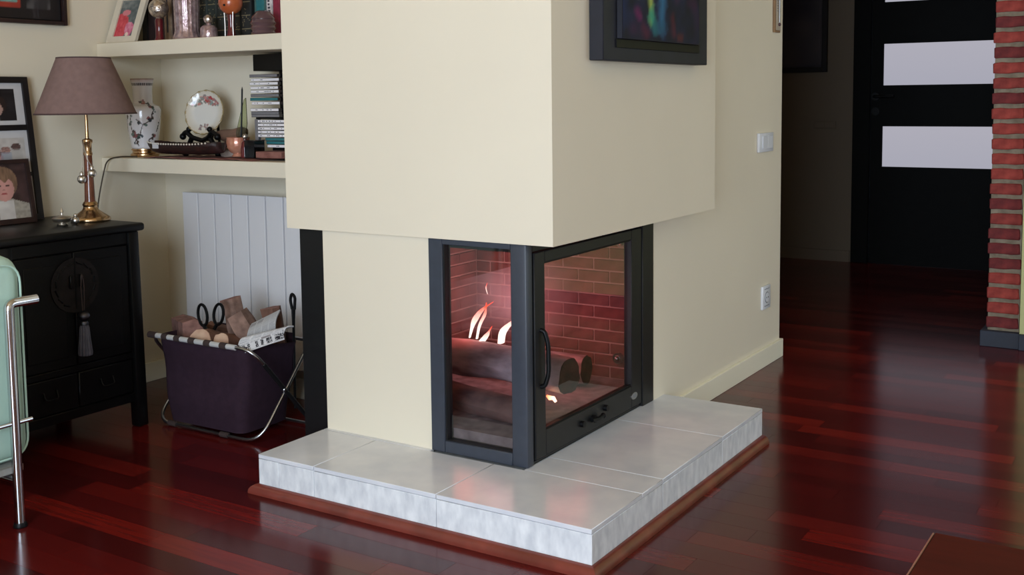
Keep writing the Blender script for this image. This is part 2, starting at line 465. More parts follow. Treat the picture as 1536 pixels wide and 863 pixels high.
# -- shell
struct('ceiling', B(((-2.2, -4.4, H), (3.3, 4.9, H + 0.1))), M['ceiling'])
struct('wall_left', B(((XL - 0.15, -3.9, 0), (XL, 0.5, H))), M['plaster'])
struct('wall_back', B(((XL - 0.15, 0.5, 0), (-0.86, 0.62, H))), M['plaster'])
struct('wall_hall_left', B(((-1.9, 0.62, 0), (-1.75, 4.6, H))), M['plaster_hall_shaded'])
struct('wall_hall_end', B(((-1.9, 4.6, 0), (-0.52, 4.75, H)), ((0.50, 4.6, 0), (3.3, 4.75, H)), ((-0.52, 4.6, 2.12), (0.50, 4.75, H))), M['plaster_hall_shaded'])
struct('wall_hall_right', B(((0.95, 2.95, 0), (1.1, 4.6, H))), M['plaster_hall_shaded'])
struct('wall_rear', B(((0.727, 2.53, 0), (3.3, 2.95, H))), M['plaster_green'])
# front wall with its window, right wall with its window
struct('wall_front', B(((-2.2, -3.9, 0), (0.05, -3.7, H)), ((1.85, -3.9, 0), (3.3, -3.7, H)), ((0.05, -3.9, 0), (1.85, -3.7, 0.1)), ((0.05, -3.9, 2.2), (1.85, -3.7, H))), M['plaster_warm_bounce'])
struct('wall_right', B(((3.1, -3.7, 0), (3.3, 0.8, H)), ((3.1, 2.3, 0), (3.3, 2.53, H)), ((3.1, 0.8, 0), (3.3, 2.3, 0.08)), ((3.1, 0.8, 2.15), (3.3, 2.3, H))), M['plaster'])
def casement(name, axis, a0, a1, z0_, z1_, p):
    bm = bmesh.new(); am = (a0 + a1) / 2
    for (u0, u1, w0, w1) in ((a0, a0 + .06, z0_, z1_), (a1 - .06, a1, z0_, z1_), (a0 + .06, a1 - .06, z0_, z0_ + .06), (a0 + .06, a1 - .06, z1_ - .06, z1_), (am - .03, am + .03, z0_ + .06, z1_ - .06)):
        box(bm, (u0, p, w0) if axis == 'x' else (p, u0, w0), (u1, p + 0.05, w1) if axis == 'x' else (p + 0.05, u1, w1))
    return struct(name, bm, M['white'])
casement('window_1', 'x', 0.05, 1.85, 0.1, 2.2, -3.80)
casement('window_2', 'y', 0.8, 2.3, 0.08, 2.15, 3.17)

# -- chimney: hood, pier under it, the wall it leans on
SX = -0.0817
struct('wall_hood', B(((-0.8892, 0.0, 0.684), (0.0, 1.043, H))), M['plaster'])
struct('wall_pier', B(((-0.767, 0.015, 0.1056), (-0.392, 0.055, 0.684))), M['plaster'])
struct('wall_chimney', B(((-0.86, 0.752, 0.0), (SX, 1.939, 0.684)), ((-0.86, 1.043, 0.684), (SX, 1.939, H))), M['plaster'])
bm = B(((SX, 0.835, 0), (SX + 0.013, 1.951, 0.0723)), ((-0.86, 1.939, 0), (SX, 1.951, 0.0723)), bevel=0.0015)
struct('baseboard_chimney', bm, M['skirting'])
struct('baseboard_left', B(((XL, 0.02, 0), (XL + 0.012, 0.5, 0.0723)), bevel=0.0015), M['skirting'])
struct('baseboard_back', B(((XL + 0.012, 0.488, 0), (-0.88, 0.5, 0.0723)), bevel=0.0015), M['skirting'])
struct('baseboard_hall', B(((-1.75, 4.588, 0), (-0.53, 4.6, 0.07))), M['plaster_hall_shaded'])

# -- brick pillar by the hall
pil = struct('wall_pillar', B(((0.601, 2.5585, 0), (0.7215, 2.80, H))), M['mortar'])
bricks = []
for k in range(3):
    bm = B(((0, 0, 0), (0.1235, 0.11, 0.0440)), bevel=0.004)
    bmesh.ops.subdivide_edges(bm, edges=[e for e in bm.edges if abs(e.verts[0].co.x - e.verts[1].co.x) > 0.1], cuts=3)
    for v in bm.verts: v.co += Vector((hsh(v.index, k) - .5, hsh(v.index, k + 7) - .5, hsh(v.index, k + 3) - .5)) * 0.0035
    me = bpy.data.meshes.new('brick'); bm.to_mesh(me); bm.free(); bricks.append(me)
z = 0.069; i = 0
bmats = [M['brick'], M['brick2'], M['brick3']]
brick_meshes = []
for me in bricks:
    for mt in bmats:
        m2 = me.copy(); m2.materials.append(mt); brick_meshes.append(m2)
while z < H - 0.05:
    o = bpy.data.objects.new('brick', brick_meshes[rnd.randrange(9)]); COL.objects.link(o); o.parent = pil
    o.location = (0.596 + rnd.uniform(-0.004, 0.004), 2.5515 + rnd.uniform(-0.002, 0.0015), z + 0.009)
    z += 0.0618; i += 1
struct('baseboard_pillar', B(((0.577, 2.525, 0), (0.727, 2.81, 0.066)), ((0.727, 2.51, 0), (3.1, 2.53, 0.066)), bevel=0.002), M['plinth'])

# -- hall door with frosted panes, dark frame
d1 = thing('door_1', None, None, (-0.01, 4.6, 0), kind='structure')
fr = part('door_frame', M['blackwood'], d1, ((-0.522, 4.585, 0), (-0.418, 4.75, 2.13)), ((0.415, 4.585, 0), (0.50, 4.75, 2.13)), ((-0.418, 4.585, 2.05), (0.415, 4.75, 2.13)), bevel=0.003)
zs = [(0.605, 0.853), (1.104, 1.356), (1.608, 1.86)]
bm = bmesh.new()
box(bm, (-0.415, 4.61, 0.0012), (-0.346, 4.65, 2.045)); box(bm, (0.344, 4.61, 0.0012), (0.412, 4.65, 2.045))
zz = [0.0012] + [q for p in zs for q in p] + [2.045]
for a in range(0, len(zz), 2): box(bm, (-0.346, 4.61, zz[a]), (0.344, 4.65, zz[a + 1]))
leaf = obj('door_leaf', bm, M['blackwood'], d1, False)
for a, b in zs:
    part('pane', M['frosted'], leaf, ((-0.346, 4.622, a), (0.344, 4.634, b)), smooth=False)
bm = bmesh.new(); tube(bm, [(-0.389, 4.612, 1.036), (-0.389, 4.598, 1.036)], 0.025, 20); tube(bm, fillet([(-0.389, 4.60, 1.036), (-0.389, 4.56, 1.036), (-0.27, 4.56, 1.036)], 0.012), 0.009, 10)
obj('door_handle', bm, M['iron'], leaf)
bm = bmesh.new(); tube(bm, [(-0.388, 4.612, 0.945), (-0.388, 4.602, 0.945)], 0.025, 20); tube(bm, [(-0.388, 4.606, 0.945), (-0.388, 4.598, 0.945)], 0.009, 12)
obj('keyhole', bm, M['iron'], leaf)

# ================================================================== HEARTH
he = thing('hearth', 'low raised fireplace hearth clad in grey stone tiles with red wood edging', 'hearth', (-0.26, 0.2, 0))
hx0, hx1, hy0, hy1, hz = -0.773, 0.2423, -0.2562, 0.8344, 0.1056
part('hearth_core', M['grout'], he, ((hx0 + 0.012, hy0 + 0.012, 0.0005), (hx1 - 0.012, 0.03, hz - 0.011)), ((SX, 0.03, 0.0005), (hx1 - 0.012, hy1 - 0.004, hz - 0.011)), ((-0.76, 0.03, 0.0005), (SX, 0.75, hz - 0.011)), smooth=False)
g = 0.0009
tiles = [((hx0, hy0), (-0.575, 0.0)), ((-0.575, hy0), (-0.182, 0.0)), ((-0.182, hy0), (hx1, 0.0)),
         ((SX - 0.01, 0.0), (hx1, 0.117)), ((SX - 0.01, 0.117), (hx1, 0.512)), ((SX - 0.01, 0.512), (hx1, hy1)), ((hx0, 0.0), (-0.39, 0.022))]
for (a, b), (c, d) in tiles:
    part('top_tile', M['tile'], he, ((a + g, b + g, hz - 0.0115), (c - g, d - g, hz)), bevel=0.0012)
xs = [hx0, -0.70, -0.575, -0.182, hx1]
for a, b in zip(xs[:-1], xs[1:]):
    part('riser_tile', M['tile_side'], he, ((a + g * .7, hy0 + 0.0015, 0.003), (b - g * .7, hy0 + 0.0115, hz - 0.0125)), bevel=0.001)
ysr = [hy0 + 0.0115, 0.117, 0.512, hy1]
for a, b in zip(ysr[:-1], ysr[1:]):
    part('riser_tile', M['tile_side'], he, ((hx1 - 0.0115, a + g * .7, 0.003), (hx1 - 0.0015, b - g * .7, hz - 0.0125)), bevel=0.001)
part('riser_tile', M['tile_side'], he, ((hx0 + 0.0015, hy0 + 0.0125, 0.003), (hx0 + 0.0115, 0.02, hz - 0.0125)), bevel=0.001)
def moulding(a, b, nrm, m0, m1):
    """quarter-round wood strip along the foot of the hearth from a to b, mitred"""
    a, b, nrm = Vector(a), Vector(b), Vector(nrm); d = (b - a).normalized(); bm = bmesh.new()
    prof = [(0, 0), (0.021, 0), (0.021, 0.006), (0.0195, 0.012), (0.015, 0.018), (0.008, 0.0225), (0.0, 0.0245)]
    A = [bm.verts.new(a + nrm * p + Vector((0, 0, z + 0.0004)) - d * p * m0) for p, z in prof]
    C = [bm.verts.new(b + nrm * p + Vector((0, 0, z + 0.0004)) + d * p * m1) for p, z in prof]
    n = len(prof)
    bm.faces.new(A); bm.faces.new(C[::-1])
    for j in range(n): bm.faces.new((A[j], C[j], C[(j + 1) % n], A[(j + 1) % n]))
    return bm
obj('wood_edging', moulding((hx0, hy0, 0), (hx1, hy0, 0), (0, -1, 0), 1, 1), M['moulding'], he)
obj('wood_edging', moulding((hx1, hy0, 0), (hx1, hy1, 0), (1, 0, 0), 1, 0), M['moulding'], he)
obj('wood_edging', moulding((hx0, hy0, 0), (hx0, 0.02, 0), (-1, 0, 0), 1, 0), M['moulding'], he)

# ================================================================== FIREPLACE INSERT
fp = thing('fireplace', 'two sided fireplace insert with dark steel frames, glass panes and a lit fire', 'fireplace', (-0.235, 0.38, hz))
z0 = hz + 0.0005
bm = bmesh.new()
FY0, FY1 = 0.008, 0.04
box(bm, (-0.389, FY0, z0), (-0.344, FY1, 0.683), 0.002)
box(bm, (-0.131, FY0, z0), (-0.084, FY1, 0.683), 0.004, 2)
box(bm, (-0.344, FY0, z0), (-0.131, FY1, 0.139), 0.002)
box(bm, (-0.344, FY0, 0.668), (-0.131, FY1, 0.683), 0.002)
obj('front_frame', bm, M['anthracite'], fp)
part('gasket', M['blacksteel'], fp, ((-0.3445, 0.013, 0.139), (-0.3395, 0.04, 0.668)), ((-0.133, 0.0135, 0.139), (-0.1305, 0.04, 0.668)), ((-0.3395, 0.0135, 0.137), (-0.133, 0.04, 0.1405)), smooth=False)
part('side_gap_seal', M['blacksteel'], fp, ((-0.3925, 0.02, z0), (-0.389, 0.05, 0.683)), smooth=False)
obj('side_pane', B(((-0.341, 0.024, 0.139), (-0.131, 0.028, 0.669))), M['fireglass'], fp, False)
# door on the long side
bm = bmesh.new()
DX0, DX1 = -0.108, SX
box(bm, (DX0, 0.046, 0.118), (DX1, 0.097, 0.657), 0.002)
box(bm, (DX0, 0.600, 0.118), (DX1, 0.667, 0.657), 0.002)
box(bm, (DX0, 0.097, 0.118), (DX1, 0.600, 0.186), 0.002)
box(bm, (DX0, 0.097, 0.628), (DX1, 0.600, 0.657), 0.002)
dr = obj('door', bm, M['blacksteel'], fp)
obj('door_pane', B(((-0.098, 0.094, 0.183), (-0.094, 0.603, 0.631))), M['fireglass'], dr, False)
for za in (0.186, 0.624): part('glass_bead', M['iron'], dr, ((-0.0935, 0.097, za), (-0.0855, 0.600, za + 0.004)), smooth=False)
bm = bmesh.new()
tube(bm, fillet([(SX - 0.005, 0.074, 0.455), (SX + 0.010, 0.076, 0.452), (SX + 0.019, 0.079, 0.42), (SX + 0.020, 0.079, 0.34), (SX + 0.010, 0.076, 0.308), (SX - 0.005, 0.074, 0.305)], 0.03), 0.006, 10)
obj('handle', bm, M['iron'], dr)
bm = bmesh.new(); disc_x(bm, (SX - 0.001, 0.615, 0.153), 0.0105, 0.003, 28, 1.9); o = obj('badge', bm, M['alu'], dr, label='small oval silver badge')
bm = bmesh.new()
for q in range(5): box(bm, (SX + 0.0015, 0.604 + q * 0.005, 0.149), (SX + 0.0024, 0.6065 + q * 0.005, 0.157))
obj('badge_marks', bm, M['greyprint'], dr, False)
for yy, zz_ in ((0.286, 0.152), (0.425, 0.163)):
    bm = bmesh.new(); disc_x(bm, (SX - 0.001, yy, zz_), 0.009, 0.012, 16); obj('vent_knob', bm, M['iron'], dr)
bm = bmesh.new(); disc_x(bm, (SX - 0.001, 0.352, 0.150), 0.011, 0.012, 16); tube(bm, [(SX + 0.01, 0.33, 0.152), (SX + 0.014, 0.36, 0.149), (SX + 0.016, 0.385, 0.152)], 0.006, 8); ball(bm, (SX + 0.016, 0.387, 0.152), 0.0085, 12)
obj('air_lever', bm, M['iron'], dr)
part('door_surround', M['blacksteel'], fp, ((-0.125, 0.672, z0), (SX + 0.002, 0.748, 0.683)), ((-0.125, 0.040, 0.661), (SX - 0.003, 0.672, 0.683)), ((-0.125, 0.040, z0), (SX - 0.008, 0.672, 0.114)), bevel=0.0015)
bm = bmesh.new(); tube(bm, [(SX - 0.012, 0.042, z0), (SX - 0.012, 0.042, 0.66)], 0.005, 10); obj('hinge_rod', bm, M['iron'], fp)
part('side_casing', M['blacksteel'], fp, ((-0.876, 0.036, 0.001), (-0.774, 0.048, 0.683)), ((-0.876, 0.048, 0.001), (-0.80, 0.495, 0.683)), ((-0.80, 0.058, hz + 0.001), (-0.745, 0.746, 0.683)), bevel=0.001)
# firebox
FZ0, FZ1 = 0.165, 0.66
part('firebox_floor', M['ash'], fp, ((-0.745, 0.045, z0), (-0.126, 0.746, FZ0)), smooth=False)
bw = part('firebox_wall', M['firemortar'], fp, ((-0.745, 0.722, FZ0), (-0.126, 0.747, 0.683)), smooth=False)
lw = part('firebox_wall', M['firemortar'], fp, ((-0.745, 0.058, FZ0), (-0.722, 0.722, 0.683)), smooth=False)
part('baffle', M['blacksteel'], fp, ((-0.74, 0.05, 0.655), (-0.126, 0.72, 0.668)), smooth=False)
off = ROOT[fp.name]
fb = {}
def fbrick(parent, nx, lo, hi):
    key = (nx, round(hi[0] - lo[0], 4), round(hi[1] - lo[1], 4))
    if key not in fb:
        bm = B(((0, 0, 0), (hi[0] - lo[0], hi[1] - lo[1], hi[2] - lo[2])), bevel=0.002)
        me = bpy.data.meshes.new('brick'); bm.to_mesh(me); bm.free(); me.materials.append(M['firebrick']); fb[key] = me
    o = bpy.data.objects.new('brick', fb[key]); COL.objects.link(o); o.parent = parent; o.location = Vector(lo) - off
bl, bh = 0.112, 0.0375
for r in range(13):
    zz_ = FZ0 + r * (bh + 0.0005)
    st = 0 if r % 2 else -bl / 2
    x = -0.722 + st
    while x < -0.13:
        a, b = max(x, -0.722), min(x + bl, -0.128)
        if b - a > 0.01: fbrick(bw, 0, (a + 0.0015, 0.7185 + 0.002 * hsh(r, int(x * 100)), zz_ + 0.002), (b - 0.0015, 0.7245 + 0.002 * hsh(r, int(x * 100)), zz_ + bh - 0.002))
        x += bl
    yy = 0.06 + st
    while yy < 0.715:
        a, b = max(yy, 0.06), min(yy + bl, 0.718)
        if b - a > 0.01: fbrick(lw, 1, (-0.724, a + 0.0015, zz_ + 0.002), (-0.7185, b - 0.0015, zz_ + bh - 0.002))
        yy += bl
for (xx, zz_) in ((-0.185, 0.235), (-0.17, 0.60)):
    bm = bmesh.new(); tube(bm, [(xx, 0.722, zz_), (xx, 0.708, zz_)], 0.017, 18); ball(bm, (xx, 0.706, zz_), 0.009, 12)
    obj('air_nozzle', bm, M['alu'], fp)

# logs burning on the ash bed
def log_mesh(p, q, r, seed, seg=18, n=9, flat=1.0):
    p, q = Vector(p), Vector(q); bm = bmesh.new(); d = (q - p)
    u, w = frame_of(d); rings = []
    for i in range(n + 1):
        t = i / n; c = p + d * t + u * (vnoise(t * 3, seed) - .5) * r * 0.35
        rings.append([bm.verts.new(c + (u * math.cos(a) + w * math.sin(a) * flat) * r * (0.86 + 0.3 * vnoise(j * 0.9 + seed, t * 4 + seed)))
                      for j, a in ((j, 2 * PI * j / seg) for j in range(seg))])
    for i in range(n):
        for j in range(seg): bm.faces.new((rings[i][j], rings[i][(j + 1) % seg], rings[i + 1][(j + 1) % seg], rings[i + 1][j]))
    ends = []
    for ring in (rings[0], rings[-1]):
        ends.append([v.co.copy() for v in ring])
    return bm, ends
def log(name, label, p, q, r, seed, side, end, group=None, flat=1.0):
    t = thing(name, label, 'log', tuple((Vector(p) + Vector(q)) / 2 - Vector((0, 0, r))), group)
    bm, ends = log_mesh(p, q, r, seed, flat=flat)
    obj('bark', bm, side, t)
    ax = (Vector(q) - Vector(p)).normalized()
    for k, e in enumerate(ends):
        bm = bmesh.new(); s = -1 if k == 0 else 1
        c = sum(e, Vector()) / len(e)
        A = [bm.verts.new(v) for v in e]; Bv = [bm.verts.new(c + (v - c) * 0.97 + ax * s * 0.002) for v in e]
        bm.faces.new(Bv)
        for j in range(len(e)): bm.faces.new((A[j], A[(j + 1) % len(e)], Bv[(j + 1) % len(e)], Bv[j]))
        obj('cut_end', bm, end, t)
    return t
log('firewood_log', 'ash covered log burning under the flames, its charred end towards the door', (-0.64, 0.40, 0.262), (-0.16, 0.36, 0.262), 0.052, 3, M['charlog'], M['charend'])
log('firewood_log', 'brown half burnt log at the front of the fire, nearest the narrow pane', (-0.62, 0.23, 0.204), (-0.16, 0.15, 0.200), 0.036, 5, M['ashbark'], M['charend'])
log('firewood_log', 'charred log at the back of the fire against the bricks', (-0.62, 0.56, 0.213), (-0.24, 0.60, 0.213), 0.046, 9, M['charlog'], M['charend'])
# fire
fire = thing('fire', 'bright flames rising from the burning log', 'fire', (-0.45, 0.42, 0.31))
def tongue(pts, rs):
    bm = bmesh.new(); P = fillet(pts, 0.05, 4); n = len(P)
    rr = []
    for i in range(n):
        t = i / (n - 1) * (len(rs) - 1); k = min(int(t), len(rs) - 2); rr.append(rs[k] + (rs[k + 1] - rs[k]) * (t - k))
    tube(bm, P, rr, 8, True, 0.35); return bm
for pts, rs in (([(-0.545, 0.42, 0.318), (-0.53, 0.42, 0.37), (-0.50, 0.42, 0.41), (-0.455, 0.42, 0.438)], [0.005, 0.017, 0.014, 0.001]),
                ([(-0.525, 0.43, 0.315), (-0.515, 0.43, 0.36), (-0.492, 0.43, 0.395), (-0.488, 0.43, 0.43)], [0.006, 0.009, 0.009, 0.002]),
                ([(-0.495, 0.41, 0.312), (-0.475, 0.41, 0.335), (-0.455, 0.41, 0.365)], [0.018, 0.014, 0.001]),
                ([(-0.43, 0.42, 0.314), (-0.425, 0.42, 0.35), (-0.40, 0.42, 0.375), (-0.355, 0.42, 0.395), (-0.345, 0.42, 0.46)], [0.018, 0.021, 0.017, 0.020, 0.001]),
                ([(-0.395, 0.43, 0.37), (-0.37, 0.43, 0.41), (-0.375, 0.43, 0.455)], [0.010, 0.018, 0.001]),
                ([(-0.49, 0.44, 0.455), (-0.497, 0.44, 0.475), (-0.49, 0.44, 0.49)], [0.001, 0.003, 0.0005])):
    obj('flame', tongue(pts, rs), M['flame'], fire)
bm = bmesh.new(); tube(bm, [(-0.20, 0.30, 0.212), (-0.19, 0.30, 0.207), (-0.178, 0.30, 0.208), (-0.17, 0.30, 0.198)], [0.003, 0.007, 0.006, 0.004], 8)
obj('ember', bm, M['ember'], fire)
# thin smoke drifting over the log
def smoke_mat():
    m, nt, N, L, P = new_mat('wood_smoke'); N.remove(P)
    v = N.new('ShaderNodeVolumeScatter'); v.inputs['Color'].default_value = lin((236, 226, 232)) + (1,); v.inputs['Anisotropy'].default_value = 0.2
    tc = N.new('ShaderNodeTexCoord'); nz = N.new('ShaderNodeTexNoise'); nz.inputs['Scale'].default_value = 7; nz.inputs['Detail'].default_value = 2
    L.new(tc.outputs['Object'], nz.inputs['Vector'])
    k = N.new('ShaderNodeMath'); k.operation = 'MULTIPLY_ADD'; k.inputs[1].default_value = 9.0; k.inputs[2].default_value = -2.2; k.use_clamp = False
    k2 = N.new('ShaderNodeMath'); k2.operation = 'MAXIMUM'; k2.inputs[1].default_value = 0.0
    L.new(nz.outputs['Fac'], k.inputs[0]); L.new(k.outputs[0], k2.inputs[0]); L.new(k2.outputs[0], v.inputs['Density'])
    L.new(v.outputs[0], N['Material Output'].inputs['Volume']); return m
bm = bmesh.new()
prism(bm, [(-0.66, 0.46, 0.32), (-0.30, 0.46, 0.32), (-0.28, 0.46, 0.52), (-0.40, 0.46, 0.55), (-0.66, 0.46, 0.47)], (0, 1, 0), 0.22)
sm_ = obj('smoke', bm, smoke_mat(), fire, False, 'stuff')
def fire_light(loc, power, col, r):
    l = bpy.data.lights.new('fire_light', 'POINT'); l.energy = power; l.color = col; l.shadow_soft_size = r
    o = bpy.data.objects.new('fire_light', l); o.location = Vector(loc) - ROOT[fire.name]; o.parent = fire; COL.objects.link(o)
fire_light((-0.53, 0.58, 0.43), 1.9, (1.0, 0.46, 0.47), 0.09)
fire_light((-0.28, 0.50, 0.40), 1.0, (1.0, 0.10, 0.09), 0.09)
fire_light((-0.56, 0.40, 0.38), 0.35, (1.0, 0.14, 0.10), 0.04)

# ================================================================== ON THE CHIMNEY
# painting hanging on the hood
pt = thing('painting', 'dark painting with green, blue and magenta strokes in a deep black frame on chimney', 'painting', (0.02, 0.52, 1.144))
part('frame', M['navyboard'], pt, ((0.0012, 0.189, 1.144), (0.042, 0.872, 1.96)), bevel=0.002)
def canvas_fn(s, t):
    y, z = 0.267 + s * 0.503 + 0.08, 1.203 + t * 0.69
    base = mixc((18, 20, 34), (30, 36, 66), vnoise(y * 30, z * 30))
    c = mixc(base, (70, 26, 60), max(0, vnoise(y * 22 + 5, z * 22) - 0.55) * 1.6)
    for (a, b, wd, col, k) in (((0.505, 1.42), (0.520, 1.255), 0.022, (176, 196, 96), 1.0), ((0.52, 1.27), (0.545, 1.235), 0.030, (50, 150, 130), 0.9),
                               ((0.60, 1.40), (0.585, 1.245), 0.035, (56, 120, 160), 0.85), ((0.545, 1.235), (0.60, 1.24), 0.03, (36, 84, 110), 0.7),
                               ((0.43, 1.275), (0.45, 1.262), 0.02, (120, 32, 92), 0.8), ((0.49, 1.215), (0.47, 1.235), 0.022, (90, 28, 52), 0.7),
                               ((0.66, 1.27), (0.67, 1.225), 0.022, (98, 30, 44), 0.7), ((0.70, 1.215), (0.72, 1.215), 0.02, (110, 40, 36), 0.7),
                               ((0.36, 1.26), (0.34, 1.30), 0.04, (30, 44, 92), 0.6), ((0.66, 1.38), (0.69, 1.33), 0.03, (84, 34, 70), 0.5)):
        d = seg_d((y, z), a, b) / wd * (0.75 + 0.6 * vnoise(y * 80, z * 80))
        if d < 1: c = mixc(c, col, k * (1 - d) ** 0.6)
    return c
cv = part('canvas', M['navyboard'], pt, ((0.042, 0.265, 1.201), (0.058, 0.772, 1.90)), bevel=0.001)
part('slip', M['iron'], pt, ((0.042, 0.255, 1.178), (0.0465, 0.800, 1.2005)), bevel=0.0005)
part('slip', M['iron'], pt, ((0.042, 0.7725, 1.2007), (0.0465, 0.800, 1.92)), bevel=0.0005)
print_sheet('painted_face', cv, M['canvas'], (0.0585, 0.267, 1.203), (0, 0.503, 0), (0, 0, 0.69), 70, 100, canvas_fn, thick=0)

# switch, socket, thermometer
sw = thing('light_switch', 'white light switch on the chimney wall above the socket', 'switch', (SX, 1.735, 0.872))
part('plate', M['white'], sw, ((SX + 0.0005, 1.66, 0.836), (SX + 0.011, 1.815, 0.908)), bevel=0.002, seg=2)
part('rocker', M['white'], sw, ((SX + 0.011, 1.69, 0.848), (SX + 0.0145, 1.742, 0.897)), bevel=0.001)
part('rocker', M['white'], sw, ((SX + 0.011, 1.744, 0.848), (SX + 0.0145, 1.796, 0.897)), bevel=0.001)
so = thing('wall_socket', 'white wall socket low on the chimney wall above the skirting', 'socket', (SX, 1.76, 0.27))
part('plate', M['white'], so, ((SX + 0.0005, 1.716, 0.226), (SX + 0.010, 1.802, 0.316)), bevel=0.002, seg=2)
bm = bmesh.new(); disc_x(bm, (SX + 0.010, 1.759, 0.271), 0.022, 0.0015, 28); obj('outlet', bm, M['greyprint'], so)
bm = bmesh.new(); disc_x(bm, (SX + 0.0115, 1.759, 0.271), 0.019, 0.001, 28); obj('outlet_cup', bm, M['white'], so)
for dy in (-0.0095, 0.0095):
    bm = bmesh.new(); disc_x(bm, (SX + 0.0125, 1.759 + dy, 0.271), 0.003, 0.0006, 10); obj('pin_hole', bm, M['iron'], so)
part('screw_mark', M['greyprint'], so, ((SX + 0.0098, 1.733, 0.303), (SX + 0.0106, 1.785, 0.3055)), ((SX + 0.0098, 1.733, 0.237), (SX + 0.0106, 1.785, 0.2395)), smooth=False)
th = thing('thermometer', 'slim pale wall thermometer with a wooden edge at the chimney corner', 'thermometer', (SX, 1.85, 1.292))
part('back_board', M['thermowood'], th, ((SX + 0.0006, 1.822, 1.292), (SX + 0.010, 1.886, 1.62)), bevel=0.002)
part('scale_plate', M['thermo'], th, ((SX + 0.010, 1.832, 1.300), (SX + 0.0125, 1.882, 1.612)), bevel=0.0008)
bm = bmesh.new()
for k in range(24):
    zz_ = 1.372 + k * 0.0098
    box(bm, (SX + 0.0125, 1.838, zz_), (SX + 0.0131, 1.851, zz_ + 0.0028)); box(bm, (SX + 0.0125, 1.864, zz_), (SX + 0.0131, 1.877, zz_ + 0.0028))
obj('scale_marks', bm, M['greyprint'], th, False)
bm = bmesh.new(); tube(bm, [(SX + 0.0155, 1.8575, 1.33), (SX + 0.0155, 1.8575, 1.60)], 0.003, 8); obj('tube', bm, M['alu'], th)
bm = bmesh.new(); ball(bm, (SX + 0.016, 1.8575, 1.322), 0.006, 12); obj('bulb', bm, M['darkjar'], th)

# ================================================================== HALL
pf = thing('picture_frame', 'dark framed picture hanging in the unlit hall beside the door', 'picture', (-1.05, 4.59, 1.19))
part('frame', M['blackframe'], pf, ((-0.716, 4.572, 1.193), (-0.684, 4.599, 2.02)), ((-1.40, 4.572, 1.193), (-1.368, 4.599, 2.02)), ((-1.368, 4.572, 1.193), (-0.716, 4.599, 1.222)), ((-1.368, 4.572, 1.99), (-0.716, 4.599, 2.02)), bevel=0.002)
print_sheet('picture_print', pf, M['news'], (-1.366, 4.585, 1.224), (0.648, 0, 0), (0, 0, 0.764), 24, 24, lambda s, t: mixc((58, 56, 66), (84, 78, 80), vnoise(s * 6, t * 6)), thick=0.004)
hs = thing('hall_switch', 'dim switch plate on the hall wall under the dark picture', 'switch', (-0.695, 4.6, 0.86))
part('plate', M['plaster_hall_shaded'], hs, ((-0.762, 4.590, 0.838), (-0.628, 4.5995, 0.884)), bevel=0.002)
part('rocker', M['plaster_hall_shaded'], hs, ((-0.755, 4.5865, 0.844), (-0.697, 4.590, 0.878)), ((-0.693, 4.5865, 0.844), (-0.635, 4.590, 0.878)), bevel=0.001)

# ================================================================== NICHE: SHELVES, RADIATOR
S1, S2, SY = 0.856, 1.261, 0.218
for nm, zt, zb, lb in (('shelf', S1, 0.806, 'thick cream shelf of the alcove over the radiator'), ('shelf', S2, 1.211, 'thick cream shelf of the alcove carrying books and glassware')):
    o = obj(nm, B(((XL + 0.0005, SY, zb), (-0.8895, 0.4995, zt)), bevel=0.002), M['plaster']); tag(o, lb, 'shelf', 'built-in alcove shelves')

ra = thing('radiator', 'white panel radiator on the alcove wall behind the log basket', 'radiator', (-1.4, 0.45, 0.12))
rx = -1.8175
sec = None
for k in range(11):
    a, b = rx + k * 0.0842, rx + (k + 1) * 0.0842
    if b > -0.885: break
    if sec is None:
        bm = bmesh.new()
        box(bm, (a + 0.0034, 0.4185, 0.125), (b - 0.0034, 0.434, 0.722), 0.0012)
        box(bm, (a + 0.030, 0.430, 0.14), (b - 0.030, 0.478, 0.715), 0.002)
        box(bm, (a + 0.008, 0.445, 0.17), (b - 0.008, 0.449, 0.712)); box(bm, (a + 0.008, 0.462, 0.17), (b - 0.008, 0.466, 0.712))
        sec = obj('radiator_section', bm, M['radiator'], ra, False)
    else:
        c = sec.copy(); COL.objects.link(c); c.location.x = k * 0.0842
part('gap_shade_strip', M['rad_shade_bracket'], ra, ((rx + 0.012, 0.4345, 0.14), (-0.90, 0.4445, 0.712)), smooth=False)  # dark strip added behind the sections, painting the shade in the gaps
part('wall_bracket', M['rad_shade_bracket'], ra, ((-1.66, 0.470, 0.60), (-1.63, 0.4995, 0.67)), ((-1.16, 0.470, 0.60), (-1.13, 0.4995, 0.67)), smooth=False)

# ---------------- lower shelf
zs1 = S1 + 0.0005
# porcelain vase on a low base
vx, vy = -1.883, 0.315
va = thing('vase', 'white porcelain vase painted with flowering branches, on a low brass base', 'vase', (vx, vy, zs1))
bm = bmesh.new(); lathe(bm, [(0, 0), (0.048, 0), (0.050, 0.004), (0.049, 0.010), (0.043, 0.014), (0.042, 0.021), (0.046, 0.024), (0.046, 0.0285), (0, 0.0285)], (vx, vy, zs1), 40)
obj('base', bm, M['brass'], va)
prof = [(0.0, 0.029), (0.042, 0.029), (0.046, 0.034), (0.0475, 0.05), (0.0545, 0.09), (0.0595, 0.14), (0.0612, 0.165), (0.0605, 0.172), (0.055, 0.180), (0.043, 0.185), (0.035, 0.190), (0.0335, 0.20), (0.0335, 0.235), (0.035, 0.252), (0.039, 0.268), (0.0405, 0.276), (0.0405, 0.279), (0.037, 0.279), (0.030, 0.25), (0.029, 0.2), (0.0, 0.19)]
fine = []
for (a, b), (c, d) in zip(prof[:-1], prof[1:]):
    n = max(1, int(math.hypot(c - a, d - b) / 0.0028))
    for i in range(n): fine.append((a + (c - a) * i / n, b + (d - b) * i / n))
fine.append(prof[-1])
